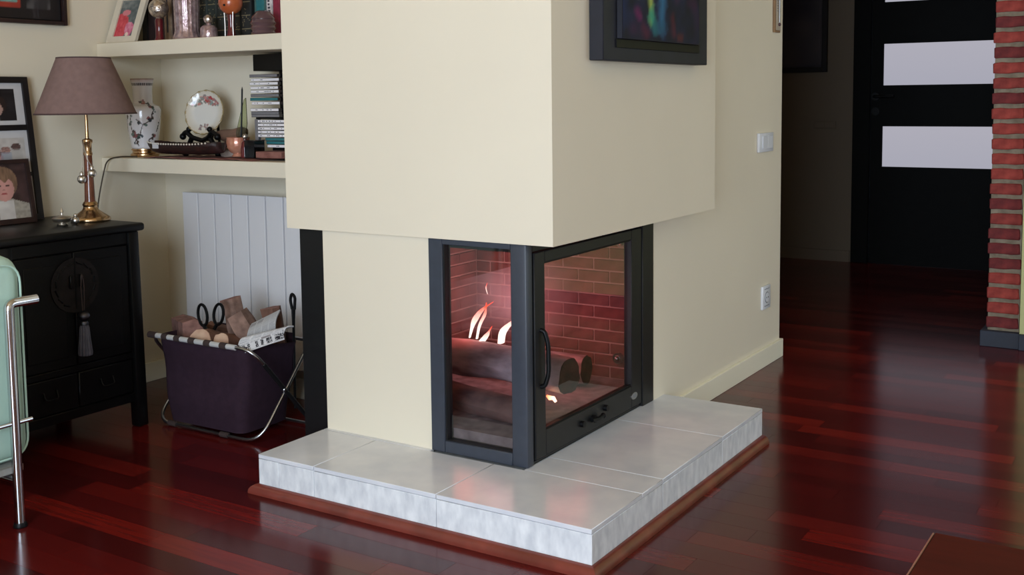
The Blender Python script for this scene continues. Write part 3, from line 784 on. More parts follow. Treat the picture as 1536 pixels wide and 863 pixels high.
bm = bmesh.new(); lathe(bm, fine, (vx, vy, zs1), 150)
vo = obj('vase_body', bm, M['porcelain'], va)
ang0 = math.atan2(-2.3 - vy, 1.35 - vx)
br = [((-0.055, 0.05), (-0.02, 0.075)), ((-0.02, 0.075), (-0.005, 0.115)), ((-0.005, 0.115), (0.03, 0.130)), ((0.03, 0.13), (0.035, 0.155)), ((0.035, 0.155), (0.045, 0.17)), ((0.045, 0.17), (0.035, 0.185)),
      ((-0.02, 0.075), (-0.055, 0.085)), ((-0.055, 0.085), (-0.062, 0.12)), ((-0.062, 0.12), (-0.055, 0.15)), ((-0.005, 0.115), (-0.03, 0.135)), ((0.02, 0.06), (0.05, 0.075)), ((-0.03, 0.04), (-0.045, 0.075)),
      ((-0.03, 0.196), (0.04, 0.188)), ((0.06, 0.09), (0.09, 0.14)), ((0.09, 0.14), (0.1, 0.17)), ((-0.1, 0.06), (-0.08, 0.15))]
rl = random.Random(5)
blobs = []
for a, b in br:
    for _ in range(3):
        t = rl.random(); p = (a[0] + (b[0] - a[0]) * t + rl.uniform(-.008, .008), a[1] + (b[1] - a[1]) * t + rl.uniform(-.006, .006))
        blobs.append((p, rl.uniform(0.004, 0.007), rl.choice([(62, 72, 66), (54, 60, 66), (80, 66, 62), (92, 110, 104)])))
for p in ((-0.045, 0.088), (-0.038, 0.076), (-0.052, 0.074), (0.0, 0.199), (0.006, 0.193), (-0.006, 0.194), (0.03, 0.18), (0.05, 0.075), (0.02, 0.137)):
    blobs.append((p, 0.0085, (140, 84, 86)))
def vase_fn(co):
    a = math.atan2(co.y, co.x) - ang0
    a = (a + PI) % (2 * PI) - PI
    r = math.hypot(co.x, co.y); z = co.z
    s = a * 0.055 * 1.25
    c = (222, 218, 220)
    if 0.252 < z < 0.264: return (86, 80, 84) if math.sin(a * 34) > -0.6 else (200, 196, 198)
    if z > 0.274: return (150, 124, 110)
    if z > 0.265: return (206, 192, 192)
    if r < 0.024: return c
    for p, rr, col in blobs:
        d = math.hypot(s - p[0], (z - p[1]) * 1.3)
        if d < rr: return col
    for p, q in br:
        if seg_d((s, z), p, q) < 0.0022: return (84, 72, 70)
    return c
paint(vo, vase_fn)

# runner under the things
rn = bmesh.new()
nx, ny = 46, 10
vv = [[rn.verts.new((-1.79 + 0.53 * i / nx, 0.232 + 0.15 * j / ny, zs1 + 0.002 + 0.005 * vnoise(i * 0.5, j * 0.6) * min(1, min(i, nx - i) / 3))) for i in range(nx + 1)] for j in range(ny + 1)]
for j in range(ny):
    for i in range(nx): rn.faces.new((vv[j][i], vv[j][i + 1], vv[j + 1][i + 1], vv[j + 1][i]))
ro = obj('table_runner', rn, M['runner']); tag(ro, 'red-brown fringed cloth lying along the shelf under the black tray', 'cloth')
md = ro.modifiers.new('thickness', 'SOLIDIFY'); md.thickness = 0.0022; md.offset = -1

# black woven boat tray with ivory beads
TZ = zs1 + 0.009
tr = thing('woven_tray', 'long black woven tray with a rim of ivory beads, before the plate', 'tray', (-1.625, 0.275, TZ))
def boat(t, y):
    xx = -1.795 + 0.36 * t
    half = 0.045 * (max(0.0, 1 - abs(2 * t - 1) ** 3)) ** 0.5 + 0.012
    return xx, half
bm = bmesh.new(); rings = []
NX = 30
for i in range(NX + 1):
    t = i / NX; xx, h = boat(t, 0); ring = []
    rise = 0.006 + 0.014 * (2 * t - 1) ** 4
    for j in range(13):
        s = j / 12 * 2 - 1
        zz_ = TZ + rise * 0.3 + 0.036 * abs(s) ** 2.2 + rise * 0.4 + 0.0012 * ((i + j) % 2)
        ring.append(bm.verts.new((xx, 0.275 + h * s, zz_)))
    rings.append(ring)
for i in range(NX):
    for j in range(12): bm.faces.new((rings[i][j], rings[i][j + 1], rings[i + 1][j + 1], rings[i + 1][j]))
o = obj('tray_body', bm, M['woven'], tr); md = o.modifiers.new('thickness', 'SOLIDIFY'); md.thickness = 0.004; md.offset = -1
bm = bmesh.new()
for i in range(2, 26):
    t = i / 28; xx, h = boat(t, 0)
    ball(bm, (xx, 0.275 - h - 0.001, TZ + 0.036 + 0.012 * (2 * t - 1) ** 4 + 0.006), 0.0033, 8)
o = obj('bead_rim', bm, M['bead'], tr); o['kind'] = 'stuff'
part('price_tag', M['mat'], tr, ((-1.728, 0.2215, TZ + 0.026), (-1.698, 0.2232, TZ + 0.046)), smooth=False, label='small white tag')

# plate on a black stand
px_, py_ = -1.628, 0.372
ps = thing('plate_stand', 'black wooden stand with curled feet holding the flowered plate', 'stand', (px_, py_, zs1))
bm = bmesh.new()
for s in (-1, 1):
    x0 = px_ + s * 0.052
    tube(bm, fillet([(x0 + s * 0.035, py_ - 0.026, zs1 + 0.075), (x0 + s * 0.012, py_ - 0.03, zs1 + 0.092), (x0 - s * 0.008, py_ - 0.026, zs1 + 0.070), (px_, py_ - 0.016, zs1 + 0.058)], 0.02), 0.0085, 8)
    tube(bm, fillet([(x0 - s * 0.008, py_ - 0.022, zs1 + 0.07), (x0 + s * 0.02, py_ - 0.02, zs1 + 0.03), (x0 + s * 0.03, py_ - 0.02, zs1 + 0.012)], 0.02), 0.009, 8)
    ball(bm, (x0 + s * 0.035, py_ - 0.026, zs1 + 0.072), 0.012, 12)
    ball(bm, (x0 - s * 0.0, py_ - 0.028, zs1 + 0.098), 0.010, 12)
    ball(bm, (x0 + s * 0.03, py_ - 0.02, zs1 + 0.012), 0.0115, 12)
obj('stand_front', bm, M['iron'], ps)
bm = bmesh.new(); tube(bm, [(px_, py_ - 0.018, zs1 + 0.06), (px_, py_ + 0.055, zs1 + 0.006)], 0.006, 8); tube(bm, [(px_, py_ + 0.028, zs1 + 0.06), (px_, py_ + 0.052, zs1 + 0.2)], 0.005, 8); tube(bm, [(px_, py_ + 0.028, zs1 + 0.06), (px_, py_ - 0.018, zs1 + 0.06)], 0.005, 8); tube(bm, [(px_, py_ + 0.052, zs1 + 0.2), (px_, py_ + 0.065, zs1 + 0.006)], 0.005, 8)
obj('stand_back', bm, M['iron'], ps)
pl = bmesh.new()
PC = Vector((px_, py_ + 0.004, zs1 + 0.154))
tilt = Matrix.Rotation(math.radians(24), 3, 'Z') @ Matrix.Rotation(math.radians(-15), 3, 'X')
rings = []
NR, NA = 26, 120
for i in range(NR + 1):
    q = i / NR
    ring = []
    for j in range(NA):
        a = 2 * PI * j / NA
        sc = 1.0 + 0.018 * q ** 6 * math.cos(a * 16)
        x, z = 0.072 * q * sc * math.cos(a), 0.081 * q * sc * math.sin(a)
        d = -0.012 * max(0, (q - 0.55) / 0.45) ** 1.5
        ring.append(pl.verts.new(PC + tilt @ Vector((x, d, z))))
    rings.append(ring)
for i in range(NR):
    for j in range(NA): pl.faces.new((rings[i][j], rings[i][(j + 1) % NA], rings[i + 1][(j + 1) % NA], rings[i + 1][j])) if i else None
cen = pl.verts.new(PC)
for j in range(NA): pl.faces.new((cen, rings[1][j], rings[1][(j + 1) % NA]))
bmesh.ops.delete(pl, geom=rings[0], context='VERTS')
po = obj('plate', pl, M['porcelain']); tag(po, 'oval white plate with scalloped gilt edge and red flower spray', 'plate')
rl2 = random.Random(3)
pb = []
for _ in range(70):
    a = rl2.uniform(-1, 1); x = a * 0.052; z = 0.052 + rl2.uniform(-0.012, 0.028) * (1 - abs(a) * 0.6) - abs(a) * 0.02
    pb.append((x, z, rl2.uniform(0.003, 0.006), rl2.choice([(176, 110, 108), (150, 130, 128), (128, 132, 128), (196, 140, 132), (140, 150, 146)])))
for _ in range(16): pb.append((0.012 + rl2.uniform(-.014, .014), 0.056 + rl2.uniform(-.012, .012), 0.005, (170, 72, 76)))
for _ in range(14): pb.append((rl2.uniform(-.018, .018), -0.062 + rl2.uniform(-.012, .012), 0.004, rl2.choice([(140, 128, 130), (160, 130, 128)])))
inv = tilt.inverted()
def plate_fn(co):
    v = inv @ (Vector(co) - PC); q = math.hypot(v.x / 0.072, v.z / 0.081)
    if q > 0.965: return (160, 140, 100)
    for x, z, r, c in pb:
        if math.hypot(v.x - x * 0.95, v.z - z * 0.84) < r * 0.95: return c
    return mixc((222, 220, 214), (212, 202, 184), max(0, (q - 0.6) / 0.4))
paint(po, plate_fn)
md = po.modifiers.new('thickness', 'SOLIDIFY'); md.thickness = 0.004; md.offset = -1

# pale stone, carved horn on top
bm = bmesh.new(); lathe(bm, [(0.0, 0.0), (0.052, 0.002), (0.060, 0.016), (0.055, 0.034), (0.040, 0.0495), (0, 0.050)], (-1.478, 0.365, zs1 + 0.0002), 20, 1.0, 0.55, lambda a, z: 0.85 + 0.3 * vnoise(a * 1.5 + 9, z * 40))
o = obj('stone', bm, M['stone']); tag(o, 'pinkish rough stone at the back of the shelf behind the copper bowl', 'stone')
bm = bmesh.new()
P = [(-1.60, 0.388, zs1 + 0.081), (-1.56, 0.382, zs1 + 0.078), (-1.51, 0.372, zs1 + 0.074), (-1.46, 0.362, zs1 + 0.080), (-1.425, 0.356, zs1 + 0.090), (-1.408, 0.354, zs1 + 0.097)]
tube(bm, fillet(P, 0.02, 3), [0.006, 0.012, 0.016, 0.020, 0.022, 0.024, 0.0245, 0.024, 0.0235, 0.023, 0.023, 0.023, 0.022, 0.021, 0.020, 0.018, 0.014, 0.007][:len(fillet(P, 0.02, 3))], 14, True, 0.95)
o = obj('carved_horn', bm, M['driftwood']); tag(o, 'long brown carved wooden horn lying behind the plate and bowl', 'ornament')

# copper lustre bowl, green glass leaf, pencil, crystal stopper
cx_, cy_ = -1.412, 0.318
cb = thing('bowl', 'copper coloured lustre glass bowl near the black rack of discs', 'bowl', (cx_, cy_, zs1 + 0.0075))
bm = bmesh.new(); lathe(bm, [(0, 0), (0.022, 0), (0.024, 0.004), (0.018, 0.010), (0.030, 0.016), (0.041, 0.032), (0.0435, 0.048), (0.042, 0.062), (0.0435, 0.066), (0.0415, 0.066), (0.040, 0.050), (0.035, 0.03), (0, 0.02)], (cx_, cy_, zs1 + 0.0075), 36, 0.92, 0.92, wob=lambda a, z: 1 + 0.015 * math.sin(a * 9))
obj('bowl_body', bm, M['copperglass'], cb)
bm = bmesh.new()
prism(bm, [(cx_ - 0.014, cy_ + 0.008, zs1 + 0.03), (cx_ + 0.02, cy_ + 0.008, zs1 + 0.03), (cx_ + 0.036, cy_ + 0.008, zs1 + 0.12), (cx_ + 0.034, cy_ + 0.008, zs1 + 0.205), (cx_ + 0.026, cy_ + 0.008, zs1 + 0.20), (cx_ + 0.004, cy_ + 0.008, zs1 + 0.145), (cx_ - 0.016, cy_ + 0.008, zs1 + 0.09)], (0, 1, 0), 0.003)
o = obj('ornament', bm, M['greenglass']); tag(o, 'pale green glass blade standing upright in the copper bowl', 'ornament')
bm = bmesh.new(); tube(bm, [(cx_ + 0.026, cy_ - 0.012, zs1 + 0.04), (cx_ + 0.04, cy_ - 0.012, zs1 + 0.232), (cx_ + 0.0405, cy_ - 0.012, zs1 + 0.242)], [0.003, 0.003, 0.0006], 6)
o = obj('pencil', bm, M['iron']); tag(o, 'thin black pencil standing upright in the copper bowl', 'pencil')
bx_ = -1.352
bm = bmesh.new(); lathe(bm, [(0, 0), (0.014, 0), (0.015, 0.03), (0.012, 0.05), (0.006, 0.056), (0.006, 0.062)], (bx_, 0.292, zs1 + 0.007), 18); 
bt = thing('perfume_bottle', 'tiny glass bottle with a crystal stopper beside the copper bowl', 'bottle', (bx_, 0.292, zs1 + 0.007))
obj('bottle_body', bm, M['redglass'], bt)
bm = bmesh.new(); ball(bm, (bx_, 0.292, zs1 + 0.007 + 0.070), 0.0095, 10); obj('stopper', bm, M['mercury'], bt)
gb = thing('glass_box', 'small smoked glass box standing in front of the low discs', 'box', (-1.315, 0.30, zs1 + 0.007))
part('box_walls', M['smokeglass'], gb, ((-1.338, 0.275, zs1 + 0.007), (-1.292, 0.278, zs1 + 0.062)), ((-1.338, 0.318, zs1 + 0.007), (-1.292, 0.321, zs1 + 0.062)), ((-1.338, 0.278, zs1 + 0.007), (-1.335, 0.318, zs1 + 0.062)), ((-1.295, 0.278, zs1 + 0.007), (-1.292, 0.318, zs1 + 0.062)), smooth=False)
part('box_lid', M['smokeglass'], gb, ((-1.34, 0.273, zs1 + 0.0622), (-1.29, 0.323, zs1 + 0.066)), bevel=0.001)
o = part('small_book', M['runner'], None, ((-1.275, 0.262, zs1 + 0.0085), (-1.16, 0.335, zs1 + 0.030)), bevel=0.002); tag(o, 'small red-brown book lying at the shelf end under the discs', 'book')

# disc rack with discs
RX0, RX1 = -1.362, -1.205
rk = thing('disc_rack', 'black rack of music discs at the chimney end of the shelf', 'rack', (-1.28, 0.44, zs1))
part('rack_back', M['lacquer'], rk, ((-1.355, 0.462, zs1), (-1.10, 0.478, 1.2085)), bevel=0.001)
part('rack_top', M['lacquer'], rk, ((-1.355, 0.342, 1.150), (-1.198, 0.4615, 1.205)), bevel=0.001)
part('rack_cheek', M['lacquer'], rk, ((-1.214, 0.335, 0.998), (-1.198, 0.4615, 1.1495)), bevel=0.001)
part('rack_shelf', M['lacquer'], rk, ((-1.348, 0.340, 0.990), (-1.10, 0.462, 0.996)), bevel=0.001)
part('rack_post', M['cd_grey'], rk, ((-1.352, 0.338, zs1), (-1.337, 0.352, 0.990)), bevel=0.001)
def cd(x0, y0, z, mat, label, text=True, w=0.142, rot=0.0):
    t = thing('music_disc', label, 'disc', (x0 + w / 2, y0 + 0.06, z), 'music discs in the rack')
    r = Matrix.Rotation(rot, 3, 'Z'); c = (x0 + w / 2, y0 + 0.06, z + 0.005)
    bm = bmesh.new(); box(bm, (x0, y0 + 0.0006, z), (x0 + w, y0 + 0.124, z + 0.0102), 0.0006, rot=r, piv=c); obj('case', bm, M['cd_clear'], t, False)
    bm = bmesh.new(); box(bm, (x0 + 0.002, y0 - 0.0004, z + 0.0009), (x0 + w - 0.014, y0 + 0.001, z + 0.0092), rot=r, piv=c); sp = obj('spine', bm, mat, t, False)
    if text:
        bm = bmesh.new(); q = random.Random(int(z * 5000)); x = x0 + 0.01
        while x < x0 + w - 0.03:
            l = q.uniform(0.002, 0.006)
            if q.random() < 0.3: box(bm, (x, y0 - 0.0007, z + 0.0038), (x + l, y0 - 0.0003, z + 0.0064), rot=r, piv=c)
            x += l + 0.002
        obj('spine_print', bm, M['cd_text'], t, False)
    return t
desc = {'cd_grey': 'grey', 'cd_white': 'white', 'cd_teal': 'teal'}
ordn = ['topmost', 'second', 'third', 'fourth', 'fifth', 'sixth', 'seventh', 'eighth', 'ninth', 'tenth', 'lowest']
up = [(109, 'cd_grey'), (115, 'cd_white'), (120.7, 'cd_white'), (127, 'cd_white'), (132.6, 'cd_white'), (138.4, 'cd_grey'), (144, 'cd_teal'), (150, 'cd_white'), (160, 'cd_white'), (164.9, 'cd_grey'), (168.8, 'cd_grey')]
zt_ = [1.1385 - i * 0.0128 for i in range(11)]
for i, (v, mt) in enumerate(up):
    z = 0.9965 + (168.8 - v) / (168.8 - 109) * (0.1395 - 0.0115 + 0.004)
    cd(-1.362 + (0.004 if i % 3 == 1 else 0), 0.330 + 0.003 * (i % 2), z, M[mt], '%s %s spined disc case of the upper rack stack' % (ordn[i], desc[mt]), mt != 'cd_grey', rot=0.01 * ((i * 7) % 3 - 1))
for i in range(5):
    cd(-1.330, 0.330, 0.9305 + (4 - i) * 0.0119, M['cd_white'], '%s white disc case of the lower rack stack, above the teal ones' % (['topmost', 'second', 'middle', 'fourth', 'lowest'][i]))
for i, (mt, nm) in enumerate((('cd_teal', 'upper teal'), ('cd_teal', 'lower teal'), ('cd_white', 'dark white-edged'))):
    cd(-1.300 + 0.004 * i, 0.333, 0.9185 - i * 0.0112, M[mt], '%s disc case at the bottom of the rack above the small book' % nm, i == 2)
part('rack_foot', M['lacquer'], rk, ((-1.28, 0.345, zs1), (-1.15, 0.462, 0.8955)), bevel=0.001)

# lamp cable over the shelf edge
bm = bmesh.new()
tube(bm, fillet([(-1.84, 0.245, zs1 + 0.003), (-1.90, 0.225, zs1 + 0.004), (-1.945, 0.200, zs1 - 0.005), (-1.962, 0.195, 0.80), (-1.966, 0.17, 0.70), (-1.955, 0.15, 0.60), (-1.97, 0.14, 0.40)], 0.05, 8), 0.0026, 8)
o = obj('lamp_cable', bm, M['cable']); tag(o, 'thin brown cable hanging over the shelf edge behind the cabinet', 'cable')

# ---------------- upper shelf
zs2 = S2 + 0.0005
fr_ = thing('framed_photo', 'small pale photo frame with red flowers leaning on the upper shelf', 'photo', (-1.9, 0.28, zs2))
ang = math.radians(17)
Um = Vector((math.cos(ang * 0.3), math.sin(ang * 0.3), 0)); Up = Vector((0.06, 0.34, 1)).normalized()
O = Vector((-1.987, 0.247, zs2 + 0.001))
Nn = Um.cross(Up).normalized()
def slab(bm, s0, s1, t0, t1, d0, d1):
    c = [O + Um * s + Up * t + Nn * d for s in (s0, s1) for t in (t0, t1) for d in (d0, d1)]
    vs_ = [bm.verts.new(p) for p in c]
    for f in ((0, 1, 3, 2), (4, 6, 7, 5), (0, 4, 5, 1), (2, 3, 7, 6), (0, 2, 6, 4), (1, 5, 7, 3)): bm.faces.new([vs_[i] for i in f])
bm = bmesh.new(); FWd, FHt = 0.142, 0.185
slab(bm, 0, 0.026, 0, FHt, -0.012, 0.0); slab(bm, FWd - 0.026, FWd, 0, FHt, -0.012, 0.0); slab(bm, 0.026, FWd - 0.026, 0, 0.024, -0.012, 0.0); slab(bm, 0.026, FWd - 0.026, FHt - 0.024, FHt, -0.012, 0.0); slab(bm, 0.02, FWd - 0.02, 0.02, FHt - 0.02, -0.011, -0.006)
obj('frame', bm, M['whiteframe'], fr_)
def flower_fn(s, t):
    n = vnoise(s * 7, t * 9); c = mixc((70, 80, 84), (128, 132, 130), vnoise(s * 12, t * 14) * 0.7 + (0.5 if t > 0.8 else 0) * (1 - s))
    d = math.hypot((s - 0.15) / 0.45, (t - 0.22) / 0.46) + 0.25 * (n - 0.5)
    if d < 1: c = mixc((186, 44, 58), (214, 84, 96), vnoise(s * 20, t * 20))
    if math.hypot((s - 0.36) / 0.22, (t - 0.66) / 0.08) < 1: c = (206, 120, 130)
    if math.hypot((s - 0.72) / 0.25, (t - 0.2) / 0.2) + 0.4 * (n - .5) < 1: c = mixc((196, 84, 120), (222, 150, 170), vnoise(s * 16 + 3, t * 16))
    if math.hypot((s - 0.66) / 0.08, (t - 0.06) / 0.06) < 1: c = (232, 206, 190)
    return c
print_sheet('photo_print', fr_, M['print'], O + Um * 0.026 + Up * 0.024 - Nn * 0.005, Um * (FWd - 0.052), Up * (FHt - 0.048), 36, 52, flower_fn, thick=0)

bk = [(-1.925, -1.893, (24, 20, 22), 'black', .24), (-1.892, -1.853, (40, 24, 26), 'dark brown', .23), (-1.852, -1.808, (46, 28, 32), 'dark maroon', .245), (-1.807, -1.766, (150, 128, 108), 'beige', .235), (-1.765, -1.722, (52, 34, 32), 'chestnut', .25),
      (-1.721, -1.677, (112, 96, 92), 'grey-brown', .24), (-1.676, -1.630, (138, 122, 118), 'grey-beige', .22), (-1.629, -1.583, (50, 56, 50), 'green tooled', .25), (-1.582, -1.537, (46, 52, 48), 'dark green tooled', .25),
      (-1.536, -1.476, (38, 42, 40), 'green-black', .25), (-1.475, -1.422, (42, 46, 44), 'slate green', .25), (-1.421, -1.372, (36, 38, 38), 'charcoal', .25), (-1.358, -1.304, (70, 104, 100), 'teal pictured', .23), (-1.303, -1.274, (206, 198, 200), 'white', .235), (-1.273, -1.238, (134, 38, 62), 'magenta', .24)]
for x0, x1, c, nm, h in bk:
    t = thing('book', 'tall %s spined book standing upright in the row on the upper shelf' % nm, 'book', ((x0 + x1) / 2, 0.42, zs2), 'books on the upper shelf')
    mt = pm('book_cloth_' + nm.replace(' ', '_'), c, 0.55, scale=60, var=0.2, bump=0.2)
    yb = 0.36
    part('cover', mt, t, ((x0 + 0.0008, yb, zs2), (x0 + 0.0035, 0.49, zs2 + h)), ((x1 - 0.0035, yb, zs2), (x1 - 0.0008, 0.49, zs2 + h)), ((x0 + 0.0035, yb - 0.002, zs2), (x1 - 0.0035, yb + 0.003, zs2 + h)), bevel=0.0006)
    part('pages', M['page'], t, ((x0 + 0.0036, yb + 0.0032, zs2 + 0.003), (x1 - 0.0036, 0.486, zs2 + h - 0.003)), smooth=False)
    if 'tooled' in nm or 'green-black' in nm or 'slate' in nm or 'charcoal' in nm:
        bm = bmesh.new()
        for q in range(5): box(bm, (x0 + 0.004, yb - 0.0028, zs2 + 0.03 + q * 0.045), (x1 - 0.004, yb - 0.0018, zs2 + 0.033 + q * 0.045))
        rr = random.Random(int(-x0 * 1000))
        for q in range(26):
            xx = rr.uniform(x0 + 0.006, x1 - 0.01); zz_ = zs2 + rr.uniform(0.02, 0.2); box(bm, (xx, yb - 0.0026, zz_), (xx + 0.004, yb - 0.0018, zz_ + 0.003))
        obj('gilt_tooling', bm, M['gilt'], t, False, 'stuff')
    if nm == 'beige': part('spine_strip', M['cd_text'], t, ((x0 + 0.017, yb - 0.0028, zs2 + 0.035), (x0 + 0.024, yb - 0.0018, zs2 + 0.2)), smooth=False)
    if nm == 'white':
        bm = bmesh.new(); rr = random.Random(2)
        for q in range(14): zz_ = zs2 + 0.06 + q * 0.011; box(bm, (x0 + 0.009, yb - 0.0028, zz_), (x1 - 0.009 - rr.random() * 0.004, yb - 0.0018, zz_ + 0.006))
        obj('spine_print', bm, M['cd_text'], t, False)
    if 'teal' in nm: part('spine_picture', M['cd_teal'], t, ((x0 + 0.012, yb - 0.0028, zs2 + 0.08), (x1 - 0.006, yb - 0.0018, zs2 + 0.17)), smooth=False)

gx = -1.743
g1 = thing('globe_goblet', 'silvery glass globe on a dark red glass stem, on the upper shelf', 'candle holder', (gx, 0.285, zs2))
bm = bmesh.new(); lathe(bm, [(0, 0), (0.018, 0), (0.018, 0.006), (0.0145, 0.012), (0.0135, 0.04), (0.0145, 0.07), (0.011, 0.078), (0, 0.078)], (gx, 0.285, zs2), 24); obj('stem', bm, M['redglass'], g1)
bm = bmesh.new(); lathe(bm, [(0.011, 0.079)] + [(0.034 * math.sin(a), 0.1125 - 0.034 * math.cos(a)) for a in [0.35 + 2.4 * i / 14 for i in range(15)]] + [(0.016, 0.15)], (gx, 0.285, zs2), 28, wob=lambda a, z: 1 + 0.012 * math.sin(a * 14)); obj('globe', bm, M['mercury'], g1)
vx2 = -1.602
g2 = thing('glass_vase', 'tall ribbed pinkish glass vase among the books on the upper shelf', 'vase', (vx2, 0.285, zs2))
bm = bmesh.new(); lathe(bm, [(0, 0), (0.046, 0), (0.049, 0.008), (0.044, 0.018), (0.041, 0.03), (0.042, 0.09), (0.045, 0.20), (0.042, 0.20), (0.038, 0.09), (0.037, 0.03), (0, 0.022)], (vx2, 0.285, zs2), 72, wob=lambda a, z: 1 + 0.025 * math.cos(a * 18)); obj('vase_body', bm, M['pinkglass'], g2)
sx_ = -1.497
g3 = thing('glass_bottle', 'low glass bottle with a glittering ball stopper beside the ribbed vase', 'bottle', (sx_, 0.285, zs2))
bm = bmesh.new(); lathe(bm, [(0, 0), (0.028, 0), (0.030, 0.004), (0.028, 0.034), (0.022, 0.042), (0.009, 0.046), (0.008, 0.05), (0, 0.05)], (sx_, 0.285, zs2), 28, wob=lambda a, z: 1 + 0.02 * math.cos(a * 12)); obj('bottle_body', bm, M['pinkglass'], g3)
bm = bmesh.new(); ball(bm, (sx_, 0.285, zs2 + 0.064), 0.0165, 16); obj('ball_stopper', bm, M['mercury'], g3)
ox = -1.390
g4 = thing('orange_globe', 'orange ball with a small hole on a red glass stem', 'ornament', (ox, 0.285, zs2))
bm = bmesh.new(); lathe(bm, [(0, 0), (0.018, 0), (0.016, 0.004), (0.0125, 0.02), (0.011, 0.05), (0.015, 0.074), (0, 0.074)], (ox, 0.285, zs2), 24); obj('stem', bm, M['redglass'], g4)
bm = bmesh.new()
for s in (-1, 1): tube(bm, [(ox + s * 0.019, 0.275, zs2 + 0.001), (ox + s * 0.018, 0.275, zs2 + 0.04), (ox + s * 0.020, 0.275, zs2 + 0.085)], 0.0022, 6)
obj('stem_wires', bm, M['silver'], g4)
bm = bmesh.new(); ball(bm, (ox, 0.285, zs2 + 0.1135), 0.040, 28); obj('globe', bm, M['orange'], g4)
bm = bmesh.new(); tube(bm, [(ox - 0.003 + 0.012, 0.2492, zs2 + 0.103), (ox + 0.010, 0.2470, zs2 + 0.1025)], 0.004, 10); obj('hole', bm, M['iron'], g4)
jx = -1.244
g5 = thing('lidded_jar', 'squat ribbed dark plum jar with a lid, near the chimney', 'jar', (jx, 0.285, zs2))
bm = bmesh.new(); lathe(bm, [(0, 0), (0.044, 0), (0.052, 0.008), (0.047, 0.015), (0.055, 0.024), (0.049, 0.031), (0.056, 0.040), (0.048, 0.048), (0.048, 0.052), (0, 0.052)], (jx, 0.285, zs2), 36, 0.77, 0.77); obj('jar_body', bm, M['darkjar'], g5)
bm = bmesh.new(); lathe(bm, [(0.050, 0.0525), (0.049, 0.056), (0.040, 0.066), (0.034, 0.070), (0.030, 0.076), (0.018, 0.080), (0, 0.081)], (jx, 0.285, zs2), 36, 0.77, 0.77); obj('lid', bm, M['darkjar'], g5)

# ================================================================== CABINET AND WHAT STANDS ON IT
cbx, cby0, cby1, CT = -1.545, -0.478, 0.004, 0.6655
ca = thing('cabinet', 'black lacquered two door cabinet with a round lock plate and hanging tassel', 'cabinet', (-1.77, -0.237, 0))
part('top', M['lacquer'], ca, ((-1.992, -0.497, 0.640), (-1.532, 0.020, CT)), bevel=0.009, seg=3)
part('carcass', M['lacquer'], ca, ((-1.985, cby0 + 0.03, 0.085), (-1.560, cby1 - 0.03, 0.6395)), bevel=0.002)
for (xx, yy) in ((-1.585, cby0), (-1.585, cby1 - 0.04), (-1.985, cby0), (-1.985, cby1 - 0.04)):
    bm = bmesh.new(); s = 1 if yy > -0.2 else -1
    t = bmesh.new(); bmesh.ops.create_cube(t, size=1.0)
    for v in t.verts:
        k = -v.co.z + 0.5
        v.co = Vector((xx + 0.02 + v.co.x * 0.04 + (0.004 * k if xx > -1.7 else 0), yy + 0.02 + v.co.y * 0.04 + s * 0.006 * k, 0.32 + v.co.z * 0.6395))
    bmesh.ops.bevel(t, geom=t.edges[:], offset=0.006, segments=2, affect='EDGES', profile=0.5)
    join(bm, t); obj('leg', bm, M['lacquer'], ca)
for za, zb in ((0.60, 0.639), (0.085, 0.115), (0.228, 0.248)): part('apron', M['lacquer'], ca, ((-1.575, cby0 + 0.03, za), (-1.553, cby1 - 0.03, zb)), bevel=0.002)
ym = (cby0 + cby1) / 2
for a, b in ((cby0 + 0.042, ym - 0.0015), (ym + 0.0015, cby1 - 0.042)):
    dd = part('door', M['lacquer'], ca, ((-1.570, a, 0.250), (-1.552, b, 0.598)), bevel=0.003)
    part('door_panel', M['lacquer'], dd, ((-1.553, a + 0.03, 0.28), (-1.5495, b - 0.03, 0.568)), bevel=0.0015)
    dw = part('drawer', M['lacquer'], ca, ((-1.570, a, 0.118), (-1.552, b, 0.226)), bevel=0.003)
    bm = bmesh.new(); yy = (a + b) / 2
    tube(bm, fillet([(-1.551, yy - 0.022, 0.19), (-1.540, yy - 0.022, 0.165), (-1.540, yy + 0.022, 0.165), (-1.551, yy + 0.022, 0.19)], 0.012), 0.0028, 8)
    obj('drawer_pull', bm, M['iron'], dw)
lp = bmesh.new(); disc_x(lp, (-1.5515, ym, 0.498), 0.084, 0.006, 48)
lpo = obj('lock_plate', lp, pm('dark_bronze_plate', (44, 40, 40), 0.42, metal=0.7, scale=30, var=0.25, bump=0.2), ca, label='round dark bronze lock plate')
bm = bmesh.new()
for s in (-1, 1):
    for k in range(7):
        a0 = -1.2 + k * 0.4; tube(bm, [(-1.5452, ym + s * 0.066 * math.cos(a0), 0.498 + 0.066 * math.sin(a0)), (-1.5452, ym + s * 0.07 * math.cos(a0 + .3), 0.498 + 0.07 * math.sin(a0 + .3))], 0.003, 6)
    box(bm, (-1.5455, ym + s * 0.018 - 0.005, 0.49), (-1.537, ym + s * 0.018 + 0.005, 0.53), 0.002)
box(bm, (-1.5455, ym - 0.002, 0.425), (-1.5440, ym + 0.002, 0.585))
obj('lock_relief', bm, M['iron'], lpo)
ts = thing('tassel', 'grey silk tassel with a round bead hanging from the cabinet lock', 'tassel', (-1.53, ym + 0.012, 0.53))
ty = ym + 0.012; tx = -1.529
bm = bmesh.new()
for s in (-1, 1): tube(bm, fillet([(tx, ty, 0.532), (tx, ty + s * 0.006, 0.50), (tx, ty + s * 0.003, 0.42)], 0.03), 0.0016, 6)
obj('cord', bm, M['strap'], ts)
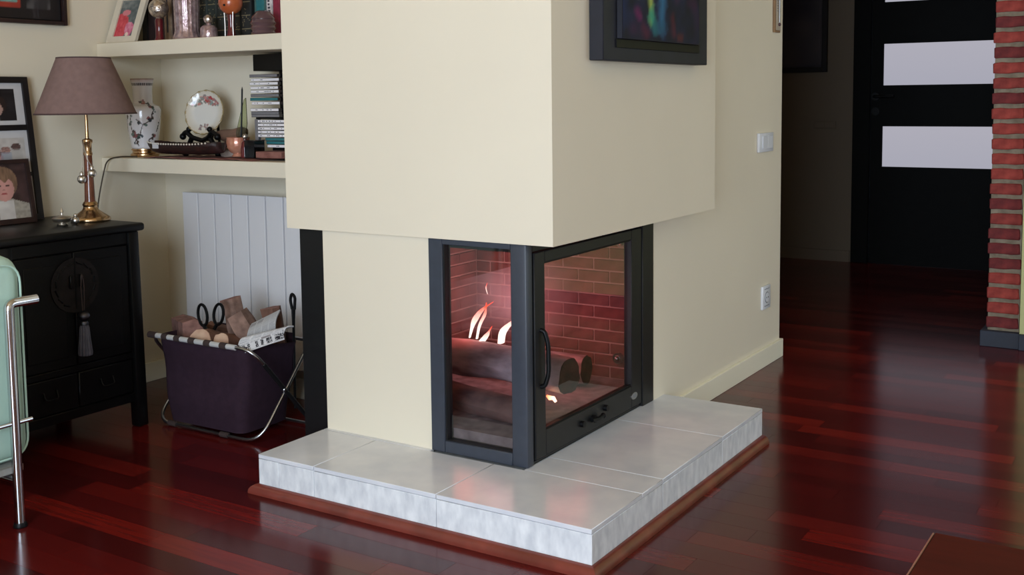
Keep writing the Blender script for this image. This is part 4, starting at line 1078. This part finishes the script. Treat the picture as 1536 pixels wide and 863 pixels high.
bm = bmesh.new(); ball(bm, (tx, ty, 0.402), 0.018, 18, 0.8); lathe(bm, [(0, 0), (0.012, 0), (0.013, 0.006), (0.010, 0.012), (0, 0.012)], (tx, ty, 0.374), 18); obj('bead', bm, M['pewter'], ts)
bm = bmesh.new(); lathe(bm, [(0, 0.0), (0.019, 0.0), (0.021, 0.008), (0.0165, 0.05), (0.014, 0.085), (0.011, 0.094), (0, 0.094)], (tx, ty, 0.281), 40, wob=lambda a, z: 1 + 0.09 * math.sin(a * 12)); obj('fringe', bm, pm('grey_silk', (78, 78, 90), 0.6, scale=40, var=0.2, bump=0.4, bscale=300), ts)

# lamp
lx, ly = -1.726, -0.039
la = thing('table_lamp', 'brass table lamp with a red-brown column and a mauve shade, on the black cabinet', 'lamp', (lx, ly, CT + 0.0005))
zc = CT + 0.0005
bm = bmesh.new(); lathe(bm, [(0, 0), (0.060, 0), (0.062, 0.005), (0.060, 0.012), (0.052, 0.018), (0.040, 0.026), (0.027, 0.036), (0.022, 0.044), (0.022, 0.05), (0.025, 0.054), (0.022, 0.060), (0.019, 0.064), (0, 0.064)], (lx, ly, zc), 44, wob=lambda a, z: 1 + (0.012 * math.cos(a * 14) if z < 0.03 else 0)); obj('base', bm, M['brass'], la)
bm = bmesh.new(); lathe(bm, [(0.0, 0.064), (0.0175, 0.064), (0.0165, 0.07), (0.0125, 0.215), (0, 0.215)], (lx, ly, zc), 28); obj('column', bm, M['column'], la)
bm = bmesh.new(); lathe(bm, [(0, 0.2152), (0.014, 0.2152), (0.0145, 0.222), (0.0125, 0.226), (0.0125, 0.252), (0.0155, 0.256), (0.0165, 0.262), (0.0155, 0.266), (0.006, 0.27), (0.005, 0.35), (0.012, 0.352), (0.013, 0.37), (0.012, 0.39), (0, 0.39)], (lx, ly, zc), 24); obj('neck', bm, M['brass'], la)
Z0, Z1 = 1.0145, 1.196
bm = bmesh.new(); lathe(bm, [(0.1565, Z0), (0.0825, Z1), (0.0805, Z1), (0.1545, Z0), (0.1565, Z0)], (lx, ly, 0), 64); obj('shade', bm, M['shade'], la)
bm = bmesh.new(); lathe(bm, [(0.1535, Z0 - 0.001), (0.1582, Z0 - 0.001), (0.1565, Z0 + 0.004), (0.1530, Z0 + 0.004), (0.1535, Z0 - 0.001)], (lx, ly, 0), 64); obj('shade_binding', bm, M['shadetrim'], la)
bm = bmesh.new(); lathe(bm, [(0.0795, Z1 - 0.003), (0.0843, Z1 - 0.003), (0.0833, Z1 + 0.001), (0.0795, Z1 + 0.001), (0.0795, Z1 - 0.003)], (lx, ly, 0), 64); obj('shade_binding', bm, M['shadetrim'], la)
bm = bmesh.new(); lathe(bm, [(0, zc + 0.3905), (0.012, zc + 0.3905), (0.030, zc + 0.43), (0.028, zc + 0.46), (0, zc + 0.475)], (lx, ly, 0), 20); obj('bulb', bm, M['white'], la)
bm = bmesh.new()
for k in range(3): a = 2 * PI * k / 3 + 0.5; tube(bm, [(lx + 0.010 * math.cos(a), ly + 0.010 * math.sin(a), zc + 0.352), (lx + 0.118 * math.cos(a), ly + 0.118 * math.sin(a), zc + 0.43)], 0.002, 6)
obj('shade_spider', bm, M['brass'], la)
lt = thing('lamp_ornament', 'pair of silver balls hanging on cords round the lamp column', 'ornament', (lx, ly, zc + 0.14))
for (dx, dy, zz_) in ((0.004, -0.030, 0.139), (0.030, -0.010, 0.158)):
    bm = bmesh.new(); ball(bm, (lx + dx, ly + dy, zc + zz_), 0.0145, 16); lathe(bm, [(0.006, 0.0), (0.006, 0.008), (0.003, 0.012)], (lx + dx, ly + dy, zc + zz_ + 0.013), 10); obj('ball', bm, M['silver'], lt)
    bm = bmesh.new(); tube(bm, fillet([(lx + dx, ly + dy, zc + zz_ + 0.022), (lx + dx * 0.9 + 0.004, ly - 0.026, zc + 0.20), (lx + 0.002, ly - 0.019, zc + 0.262), (lx - 0.016, ly, zc + 0.267)], 0.02), 0.0022, 6); obj('cord', bm, M['silver'], lt)

# small silver dish
dx_, dy_ = -1.694, -0.168
sd = thing('silver_dish', 'small lidded silver dish with a pointed knob beside the lamp', 'dish', (dx_, dy_, zc))
bm = bmesh.new(); lathe(bm, [(0, 0), (0.016, 0), (0.018, 0.003), (0.010, 0.007), (0.026, 0.013), (0.030, 0.020), (0.031, 0.023), (0, 0.021)], (dx_, dy_, zc), 24); obj('dish_bowl', bm, M['silver'], sd)
bm = bmesh.new(); lathe(bm, [(0.030, 0.0235), (0.026, 0.028), (0.014, 0.032), (0.004, 0.034), (0.003, 0.040), (0.0055, 0.044), (0.001, 0.056), (0, 0.058)], (dx_, dy_, zc), 24); obj('lid', bm, M['silver'], sd)
bm = bmesh.new(); ball(bm, (dx_ + 0.012, dy_ + 0.040, zc + 0.0125), 0.0125, 14); ball(bm, (dx_ + 0.012, dy_ + 0.040, zc + 0.029), 0.006, 10)
o = obj('silver_pot', bm, M['silver']); tag(o, 'tiny round silver pot between the lidded dish and the lamp base', 'pot')

# collage frame leaning on the wall, child photo before it
def leaning(xb, xt, z0_, z1_):
    u = Vector((0, 1, 0)); w = Vector((xt - xb, 0, z1_ - z0_)); return u, w / w.length, w.length
def face_fn(hair, skin, bg, jacket, cxs=0.5, cyt=0.55, r=0.22):
    def f(s, t):
        n = vnoise(s * 9, t * 12)
        c = mixc(bg, tuple(x * 1.5 + 12 for x in bg), n * 0.8 + (0.3 if s > 0.7 else 0))
        if t < 0.36 - abs(s - cxs) * 0.35 + 0.05: c = mixc(jacket, tuple(x * 0.82 for x in jacket), vnoise(s * 26, t * 26))
        if abs(s - cxs) < 0.15 and t < 0.34: c = mixc((224, 220, 216), (204, 198, 196), n)
        dx, dy = (s - cxs) / r, (t - cyt) / (r * 1.05)
        if dx * dx + (dy - 0.28) ** 2 < 1.30: c = mixc(hair, tuple(x * 0.7 for x in hair), vnoise(s * 40, t * 8))
        if dx * dx * 1.25 + (dy + 0.18) ** 2 < 0.82 and dy < 0.36 + 0.12 * math.sin(s * 40):
            c = mixc(skin, tuple(x * 0.88 for x in skin), abs(dx))
            for ex in (-0.34, 0.34):
                if math.hypot((dx - ex) / 0.16, (dy - 0.02) / 0.07) < 1: c = (86, 62, 60)
            if math.hypot(dx / 0.10, (dy + 0.27) / 0.06) < 1: c = tuple(x * 0.84 for x in skin)
            if math.hypot(dx / 0.26, (dy + 0.55) / 0.06) < 1: c = (168, 74, 78)
        return c
    return f
cf = thing('photo_collage', 'tall black frame with mounted photos leaning on the wall behind the child portrait', 'photo frame', (-1.92, -0.2, zc))
xb, xt, hgt = -1.922, -1.978, 0.472
u_, w_, Lh = leaning(xb, xt, zc, zc + hgt)
y0c, y1c = -0.365, -0.078
nrm = u_.cross(w_).normalized()
if nrm.x < 0: nrm = -nrm
def fslab(bm, y0, y1, t0, t1, d0, d1, xb, w_):
    c = [Vector((xb, y, zc + 0.0006)) + w_ * t + nrm * d for y in (y0, y1) for t in (t0, t1) for d in (d0, d1)]
    q = [bm.verts.new(p) for p in c]
    for f in ((0, 1, 3, 2), (4, 6, 7, 5), (0, 4, 5, 1), (2, 3, 7, 6), (0, 2, 6, 4), (1, 5, 7, 3)): bm.faces.new([q[i] for i in f])
bm = bmesh.new(); bd = 0.020
fslab(bm, y1c - bd, y1c, 0, Lh, -0.010, 0.006, xb, w_); fslab(bm, y0c, y0c + bd, 0, Lh, -0.010, 0.006, xb, w_); fslab(bm, y0c + bd, y1c - bd, 0, bd, -0.010, 0.006, xb, w_); fslab(bm, y0c + bd, y1c - bd, Lh - bd, Lh, -0.010, 0.006, xb, w_)
bands = [(0.147, 0.160), (0.299, 0.317)]
for a, b in bands: fslab(bm, y0c + bd, y1c - bd, a, b, -0.010, 0.004, xb, w_)
obj('frame', bm, M['blackframe'], cf)
bm = bmesh.new(); fslab(bm, y0c + bd * .8, y1c - bd * .8, 0.01, Lh - 0.01, -0.009, -0.003, xb, w_); obj('mount', bm, M['mat'], cf, False)
def put_photo(parent, y0, y1, t0, t1, d, xb, w_, fn, nu=40, nv=40, name='photo_print'):
    O_ = Vector((xb, y0, zc + 0.0006)) + w_ * t0 + nrm * d
    print_sheet(name, parent, M['print'], O_, Vector((0, y1 - y0, 0)), w_ * (t1 - t0), nu, nv, fn, thick=0.0)
put_photo(cf, -0.285, -0.128, 0.332, 0.436, -0.0022, xb, w_, face_fn((60, 46, 44), (196, 158, 146), (22, 20, 22), (40, 36, 38), 0.46, 0.42, 0.30))
def group_fn(s, t):
    c = mixc((186, 180, 176), (206, 200, 196), vnoise(s * 12, t * 8))
    for k, (px, pz) in enumerate(((0.2, 0.62), (0.42, 0.5), (0.6, 0.6), (0.82, 0.7), (0.3, 0.3))):
        d = math.hypot((s - px) / 0.10, (t - pz) / 0.12)
        if d < 1: c = mixc(((196, 150, 140), (150, 110, 100), (206, 160, 150), (70, 54, 54), (170, 150, 150))[k], (110, 84, 80), vnoise(s * 30, t * 30))
        if abs(s - px) < 0.12 and 0.08 < t < pz - 0.06: c = mixc(c, ((150, 130, 140), (190, 120, 124), (140, 150, 170), (180, 176, 172), (160, 140, 130))[k], 0.55)
    return c
put_photo(cf, -0.285, -0.112, 0.176, 0.275, -0.0022, xb, w_, group_fn)
put_photo(cf, -0.285, -0.112, 0.03, 0.13, -0.0022, xb, w_, lambda s, t: mixc((120, 100, 96), (170, 150, 144), vnoise(s * 8, t * 8)), 16, 16)
cp = thing('child_portrait', 'brown framed portrait of a fair-haired child in a pale jacket, standing before the collage', 'photo frame', (-1.88, -0.24, zc))
xb2, xt2 = -1.872, -1.905
_, w2_, L2 = leaning(xb2, xt2, zc, zc + 0.205)
bm = bmesh.new(); b2 = 0.013; ya, yb_ = -0.345, -0.136
fslab(bm, yb_ - b2, yb_, 0, L2, -0.012, 0.004, xb2, w2_); fslab(bm, ya, ya + b2, 0, L2, -0.012, 0.004, xb2, w2_); fslab(bm, ya + b2, yb_ - b2, 0, b2 * 1.3, -0.012, 0.004, xb2, w2_); fslab(bm, ya + b2, yb_ - b2, L2 - b2, L2, -0.012, 0.004, xb2, w2_); fslab(bm, ya + b2, yb_ - b2, b2, L2 - b2, -0.011, -0.006, xb2, w2_)
obj('frame', bm, M['darkwood'], cp)
put_photo(cp, ya + b2, yb_ - b2, b2 * 1.3, L2 - b2, -0.0055, xb2, w2_, face_fn((150, 116, 92), (214, 158, 150), (44, 30, 30), (186, 178, 166), 0.55, 0.60, 0.24), 70, 70)

# picture on the left wall
wp = thing('wall_picture', 'black framed picture with red and teal print hanging above the cabinet', 'picture', (XL, -0.2, 1.315))
xf = XL + 0.0006
part('frame', M['darkwood'], wp, ((xf, 0.078, 1.316), (xf + 0.022, 0.092, 1.92)), ((xf, -0.60, 1.316), (xf + 0.022, -0.586, 1.92)), ((xf, -0.586, 1.316), (xf + 0.022, 0.078, 1.330)), ((xf, -0.586, 1.906), (xf + 0.022, 0.078, 1.92)), bevel=0.002)
def wp_fn(s, t):
    y, z = -0.586 + s * 0.664, 1.33 + t * 0.576
    c = (26, 22, 24)
    if z > 1.366 and y < 0.035:
        c = mixc((46, 44, 46), (120, 118, 118), max(0, vnoise(y * 60, z * 40) - 0.35))
        if -0.17 < y < -0.075: c = mixc((176, 66, 48), (150, 50, 42), vnoise(y * 40, z * 40))
        if -0.15 < y < -0.085 and z > 1.385: c = mixc((96, 156, 150), (150, 170, 160), vnoise(y * 50, z * 50))
        if -0.075 < y < -0.05: c = (30, 26, 28)
    return c
print_sheet('picture_print', wp, M['print'], (xf + 0.006, -0.586, 1.33), (0, 0.664, 0), (0, 0, 0.576), 120, 100, wp_fn, thick=0.004)

# ================================================================== ARMCHAIR (mint cushions in a chrome tube frame)
ch = thing('armchair', 'mint green cushioned armchair in a chrome tube frame before the black cabinet', 'armchair', (-1.45, -1.05, 0))
bm = bmesh.new(); box(bm, (-1.275, -1.50, 0.150), (-1.138, -0.668, 0.676), 0.052, 5); obj('arm_cushion', bm, M['mint'], ch)
bm = bmesh.new(); tube(bm, fillet([(-1.1375, -1.45, 0.655), (-1.1375, -0.686, 0.655), (-1.1375, -0.686, 0.17), (-1.1375, -1.45, 0.17)], 0.05), 0.0028, 6); obj('piping', bm, M['mint'], ch)
bm = bmesh.new(); box(bm, (-1.93, -1.50, 0.150), (-1.79, -0.668, 0.676), 0.052, 5); obj('arm_cushion', bm, M['mint'], ch)
bm = bmesh.new(); box(bm, (-1.785, -1.50, 0.30), (-1.28, -0.70, 0.44), 0.04, 4); obj('seat_cushion', bm, M['mint'], ch)
bm = bmesh.new(); box(bm, (-1.785, -0.84, 0.445), (-1.28, -0.68, 0.676), 0.05, 4); obj('back_cushion', bm, M['mint'], ch)
part('seat_base', M['greyfab'], ch, ((-1.925, -1.48, 0.128), (-1.14, -0.70, 0.149)), bevel=0.003)
for yy in (-0.736, -1.46):
    bm = bmesh.new(); tube(bm, fillet([(-1.112, yy, 0.006), (-1.112, yy, 0.563), (-1.112, yy + (0.075 if yy > -1 else -0.06), 0.563)], 0.016), 0.0125, 14)
    lg = obj('leg', bm, M['chrome'], ch)
    bm = bmesh.new(); lathe(bm, [(0, 0.0004), (0.016, 0.0004), (0.017, 0.004), (0.014, 0.012), (0, 0.012)], (-1.112, yy, 0), 16); obj('foot', bm, M['iron'], lg)
    bm = bmesh.new(); tube(bm, fillet([(-1.955, yy, 0.006), (-1.955, yy, 0.563), (-1.955, yy + (0.075 if yy > -1 else -0.06), 0.563)], 0.016), 0.0125, 14); obj('leg', bm, M['chrome'], ch)
bm = bmesh.new(); tube(bm, [(-1.112, -0.80, 0.264), (-1.112, -0.69, 0.264)], 0.006, 10); obj('side_rail', bm, M['chrome'], ch)
bm = bmesh.new(); tube(bm, [(-1.112, -0.736, 0.118), (-1.955, -0.736, 0.118)], 0.009, 10); tube(bm, [(-1.112, -1.46, 0.118), (-1.955, -1.46, 0.118)], 0.009, 10); obj('cross_rail', bm, M['chrome'], ch)

# ================================================================== LOG BASKET
bk_ = thing('log_basket', 'plum canvas log basket in a crossed aluminium tube frame, before the radiator', 'basket', (-1.3, 0.15, 0))
bx0, bx1, by0, by1, bz = -1.515, -1.062, 0.010, 0.268, 0.302
def tub():
    bm = bmesh.new()
    def ringp(t):
        ins = 0.012 + 0.034 * (1 - t) ** 1.3
        x0, x1 = bx0 + 0.012 + ins * 0.6, bx1 - 0.020 - ins * 1.2
        y0, y1 = by0 + 0.004 + ins * 0.35, by1 - ins * 0.6
        r = 0.035; P = []
        for (cx, cy, a0) in ((x1 - r, y0 + r, -PI / 2), (x1 - r, y1 - r, 0), (x0 + r, y1 - r, PI / 2), (x0 + r, y0 + r, PI)):
            for k in range(6): a = a0 + PI / 2 * k / 5; P.append((cx + r * math.cos(a), cy + r * math.sin(a)))
        z = 0.022 + (bz - 0.022) * t
        xm = (x0 + x1) / 2
        return [Vector((x, y + 0.004 * math.sin(t * 9 + x * 20), z - (0.022 * t ** 3 if x > xm and y > y0 + 0.05 and x > x1 - 0.02 else 0) + 0.0)) for x, y in P]
    rings = [[bm.verts.new(p) for p in ringp(i / 10)] for i in range(11)]
    n = len(rings[0])
    for a, b in zip(rings[:-1], rings[1:]):
        for j in range(n): bm.faces.new((a[j], a[(j + 1) % n], b[(j + 1) % n], b[j]))
    bm.faces.new(rings[0][::-1]); return bm
o = obj('canvas_tub', tub(), M['plum'], bk_); md = o.modifiers.new('thickness', 'SOLIDIFY'); md.thickness = 0.004; md.offset = -1
tr_ = 0.0055
# loop A: front top bar, legs down to the back foot; loop B: front foot bar, legs up to the back top
A = [(bx0 - 0.004, by1 - 0.005, 0.008), (bx0 - 0.004, by0, bz), (bx1 + 0.004, by0, bz), (bx1 + 0.004, by1 - 0.005, 0.008)]
Bp = [(bx0 + 0.012, by1, bz - 0.02), (bx0 - 0.024, by0 + 0.026, 0.008), (bx1 - 0.005, by0 + 0.026, 0.008), (bx1 + 0.0, by1, bz - 0.02)]
bm = bmesh.new(); tube(bm, fillet(A, 0.06, 8), tr_, 10); obj('frame_loop', bm, M['alu'], bk_)
bm = bmesh.new(); tube(bm, fillet(Bp, 0.07, 8), tr_, 10); obj('frame_loop', bm, M['alu'], bk_)
bm = bmesh.new(); tube(bm, [(bx0 + 0.012, by1, bz - 0.02), (bx1, by1, bz - 0.02)], tr_, 10); obj('back_rail', bm, M['alu'], bk_)
bm = bmesh.new(); tube(bm, [(bx0 - 0.02, by1 - 0.005, 0.008), (bx1 + 0.004, by1 - 0.005, 0.008)], tr_, 10); obj('foot_rail', bm, M['alu'], bk_)
bm = bmesh.new(); ball(bm, (bx1 + 0.006, 0.138, 0.152), 0.008, 12); obj('pivot', bm, M['alu'], bk_)
# dark sleeve on the sloping tube
a_, b_ = Vector((bx1 + 0.004, by0 + 0.045, bz - 0.052)), Vector((bx1 + 0.004, by1 - 0.02, 0.028))
bm = bmesh.new(); tube(bm, [a_, b_], 0.0072, 10); obj('sleeve', bm, M['greyfab'] if False else M['blacksteel'], bk_)
stx = [(-1.522, -1.487), (-1.456, -1.433), (-1.398, -1.374), (-1.332, -1.306), (-1.262, -1.236), (-1.192, -1.166)]
for a, b in stx:
    bm = bmesh.new(); tube(bm, [(a, by0, bz), (b, by0, bz)], 0.0105, 14); obj('strap', bm, M['strap'], bk_)
for a, b in zip([s[1] for s in stx], [s[0] for s in stx[1:]] + [-1.128]):
    bm = bmesh.new(); tube(bm, [(a + 0.001, by0, bz), (b - 0.001, by0, bz)], 0.0085, 14); obj('bright_band', bm, M['band'], bk_)
for xx in (-1.475, -1.235):
    bm = bmesh.new(); tube(bm, [(xx, by0 + 0.026, 0.0095), (xx + 0.032, by0 + 0.026, 0.0095)], 0.0088, 12); obj('foot_clip', bm, M['strap'], bk_)

def splitlog(name, label, c, size, rot, side, end):
    """a split billet: wedge section, rough, with paler cut ends (long axis X)"""
    c = Vector(c); L, w, h = size
    t = thing(name, label, 'log', tuple(c), 'firewood in the basket')
    R_ = Matrix.Rotation(rot[2], 3, 'Z') @ Matrix.Rotation(rot[1], 3, 'Y') @ Matrix.Rotation(rot[0], 3, 'X')
    sec = [(-w / 2, -h / 2), (w / 2, -h / 2 + 0.006), (w / 2 - 0.004, h / 2 - 0.01), (w * 0.1, h / 2), (-w / 2 + 0.006, h / 2 - 0.004)]
    sd = int(abs(c.x) * 991)
    bm = bmesh.new(); rings = []
    for i in range(6):
        x = -L / 2 + L * i / 5
        rings.append([bm.verts.new(c + R_ @ Vector((x, y + 0.004 * (hsh(sd + j, i) - .5), z + 0.006 * (hsh(sd + j + 9, i) - .5)))) for j, (y, z) in enumerate(sec)])
    n = len(sec)
    for a, b in zip(rings[:-1], rings[1:]):
        for j in range(n): bm.faces.new((a[j], a[(j + 1) % n], b[(j + 1) % n], b[j]))
    ends = [[v.co.copy() for v in rings[0]], [v.co.copy() for v in rings[-1]]]
    obj('billet', bm, side, t, False)
    for e in ends:
        bm = bmesh.new(); bm.faces.new([bm.verts.new(v) for v in e]); ob = obj('cut_end', bm, end, t, False)
        md = ob.modifiers.new('thickness', 'SOLIDIFY'); md.thickness = 0.003; md.offset = 0
    return t
r90 = PI / 2
splitlog('firewood_log', 'reddish square split log at the far corner of the basket, by the tongs', (-1.470, 0.125, 0.300), (0.16, 0.075, 0.085), (0.1, -0.06, -0.5), M['wood_red'], M['wood_red'])
def roundlog(label, p, q, r, seed, end):
    t = log('firewood_log', label, p, q, r, seed, M['bark'], end, 'firewood in the basket')
roundlog('round log with the widest pinkish cut end, under the tongs rings', (-1.318, 0.045, 0.297), (-1.36, 0.215, 0.245), 0.037, 21, M['cutend'])
roundlog('round log with the small yellowish cut end beside the newspaper', (-1.232, 0.050, 0.301), (-1.262, 0.22, 0.25), 0.029, 25, M['cutend'])
splitlog('firewood_log', 'tallest split log standing upright at the middle of the basket', (-1.290, 0.185, 0.305), (0.22, 0.06, 0.05), (0.3, 1.35, 0.4), M['wood_tan'], M['wood_red'])
splitlog('firewood_log', 'leaning split log between the upright log and the grey newspaper', (-1.205, 0.165, 0.290), (0.20, 0.07, 0.06), (0.1, 1.05, 0.5), M['wood_tan'], M['wood_tan'])
splitlog('firewood_log', 'dark split log standing behind the grey folded newspaper', (-1.145, 0.200, 0.318), (0.15, 0.055, 0.05), (0.2, 1.4, 0.2), M['bark'], M['wood_red'])
splitlog('firewood_log', 'broad brown log lying across the back of the basket', (-1.345, 0.228, 0.27), (0.25, 0.05, 0.07), (0.1, 0.05, 0.05), M['bark'], M['wood_tan'])

# tongs with two ring handles, poker
tg = thing('fire_tongs', 'black iron fire tongs with two ring handles standing among the logs', 'tongs', (-1.40, 0.11, 0.2))
for (rx_, rz, tilt_, nm) in ((-1.376, 0.362, -0.12, 0), (-1.302, 0.372, 0.28, 1)):
    bm = bmesh.new(); P = []
    for k in range(25):
        a = 2 * PI * k / 24
        x, z = 0.021 * math.cos(a), 0.035 * math.sin(a)
        P.append((rx_ + x * math.cos(tilt_) + z * math.sin(tilt_), 0.105, rz - x * math.sin(tilt_) + z * math.cos(tilt_)))
    tube(bm, P, 0.0048, 8, False); obj('ring_handle', bm, M['iron'], tg)
bm = bmesh.new(); tube(bm, [(-1.372, 0.105, 0.328), (-1.350, 0.105, 0.300), (-1.345, 0.11, 0.20)], 0.006, 8); tube(bm, [(-1.312, 0.105, 0.338), (-1.340, 0.105, 0.300), (-1.375, 0.11, 0.20)], 0.006, 8); obj('shank', bm, M['iron'], tg)
pk = thing('poker', 'black iron poker with a looped handle standing at the basket corner', 'poker', (-1.1, 0.235, 0.1))
bm = bmesh.new(); X = -1.103
tube(bm, fillet([(X - 0.004, 0.236, 0.385), (X - 0.012, 0.236, 0.415), (X - 0.004, 0.236, 0.437), (X + 0.010, 0.236, 0.425), (X + 0.006, 0.236, 0.385)], 0.012), 0.0048, 8); obj('loop_handle', bm, M['iron'], pk)
bm = bmesh.new(); tube(bm, [(X + 0.001, 0.236, 0.388), (X, 0.236, 0.33), (X - 0.004, 0.236, 0.06)], [0.007, 0.0045, 0.004], 8); obj('shank', bm, M['iron'], pk)

# newspapers
def news_fn(seed, head=None):
    q = random.Random(seed); cols = [(q.random(), q.random()) for _ in range(3)]
    def f(s, t):
        c = mixc((204, 202, 204), (216, 214, 214), vnoise(s * 5 + seed, t * 5))
        if head and head[0] < t < head[1]:
            if hsh(int(s * 16) + seed, 1) > 0.35 and hsh(int(s * 48), int(t * 26) + seed) > 0.25: return (52, 50, 54)
            return c
        colm = s * 4 % 1.0
        if 0.08 < colm < 0.92 and 0.06 < t < 0.94:
            if hsh(int(s * 4), int(t * 4) + seed) > 0.78: return mixc((130, 126, 128), (168, 160, 160), vnoise(s * 30, t * 30))
            if int(t * 34) % 2 == 0 and hsh(int(s * 40), int(t * 34) + seed) > 0.12: return mixc(c, (150, 148, 152), 0.8)
        return c
    return f
n1 = print_sheet('newspaper', None, M['news'], (-1.158, 0.085, 0.292), (0.080, 0.045, 0.045), (-0.008, 0.03, 0.062), 60, 50, lambda s, t: mixc((150, 150, 150), news_fn(3)(s, t), 0.5), bend=lambda s, t, n: n * 0.012 * math.sin(t * PI), thick=0.006)
tag(n1, 'grey folded newspaper standing behind the rolled one in the basket', 'newspaper', 'newspapers in the basket')
n2 = print_sheet('newspaper', None, M['news'], (-1.142, 0.034, 0.300), (0.125, 0.070, 0.036), (0.008, 0.036, 0.022), 80, 40, news_fn(8), bend=lambda s, t, n: n * (0.016 * math.sin(t * PI * 0.9 + 0.2)), thick=0.005)
tag(n2, 'rolled newspaper with columns of print on top of the basket', 'newspaper', 'newspapers in the basket')
n3 = print_sheet('newspaper', None, M['news'], (-1.118, 0.022, 0.280), (0.110, 0.075, 0.044), (-0.012, 0.004, 0.028), 80, 40, news_fn(12, (0.15, 0.75)), bend=lambda s, t, n: n * 0.008 * math.sin(s * PI), thick=0.003)
tag(n3, 'white newspaper with large dark headline letters hanging over the basket rim', 'newspaper', 'newspapers in the basket')

# ================================================================== LOW TABLE in the near corner
tb = thing('coffee_table', 'low dark red wooden table, only its corner on view over the boards', 'table', (1.45, -0.85, 0))
tz = 0.38
t0x, t0y = 1.019, -0.592
part('tabletop', M['tablewood'], tb, ((t0x, t0y - 0.95, tz - 0.03), (t0x + 0.75, t0y, tz)), bevel=0.0015)
part('highlight_strip', M['edge_glint'], tb, ((t0x - 0.003, t0y - 0.95, tz - 0.028), (t0x - 0.0002, t0y - 0.003, tz + 0.0004)), bevel=0.0008)  # highlight on the table's bevel, painted as a thin pale strip
for (xx, yy) in ((t0x + 0.05, t0y - 0.10), (t0x + 0.65, t0y - 0.10), (t0x + 0.05, t0y - 0.90), (t0x + 0.65, t0y - 0.90)):
    part('leg', M['tablewood'], tb, ((xx, yy, 0.0005), (xx + 0.05, yy + 0.05, tz - 0.0305)), bevel=0.003)
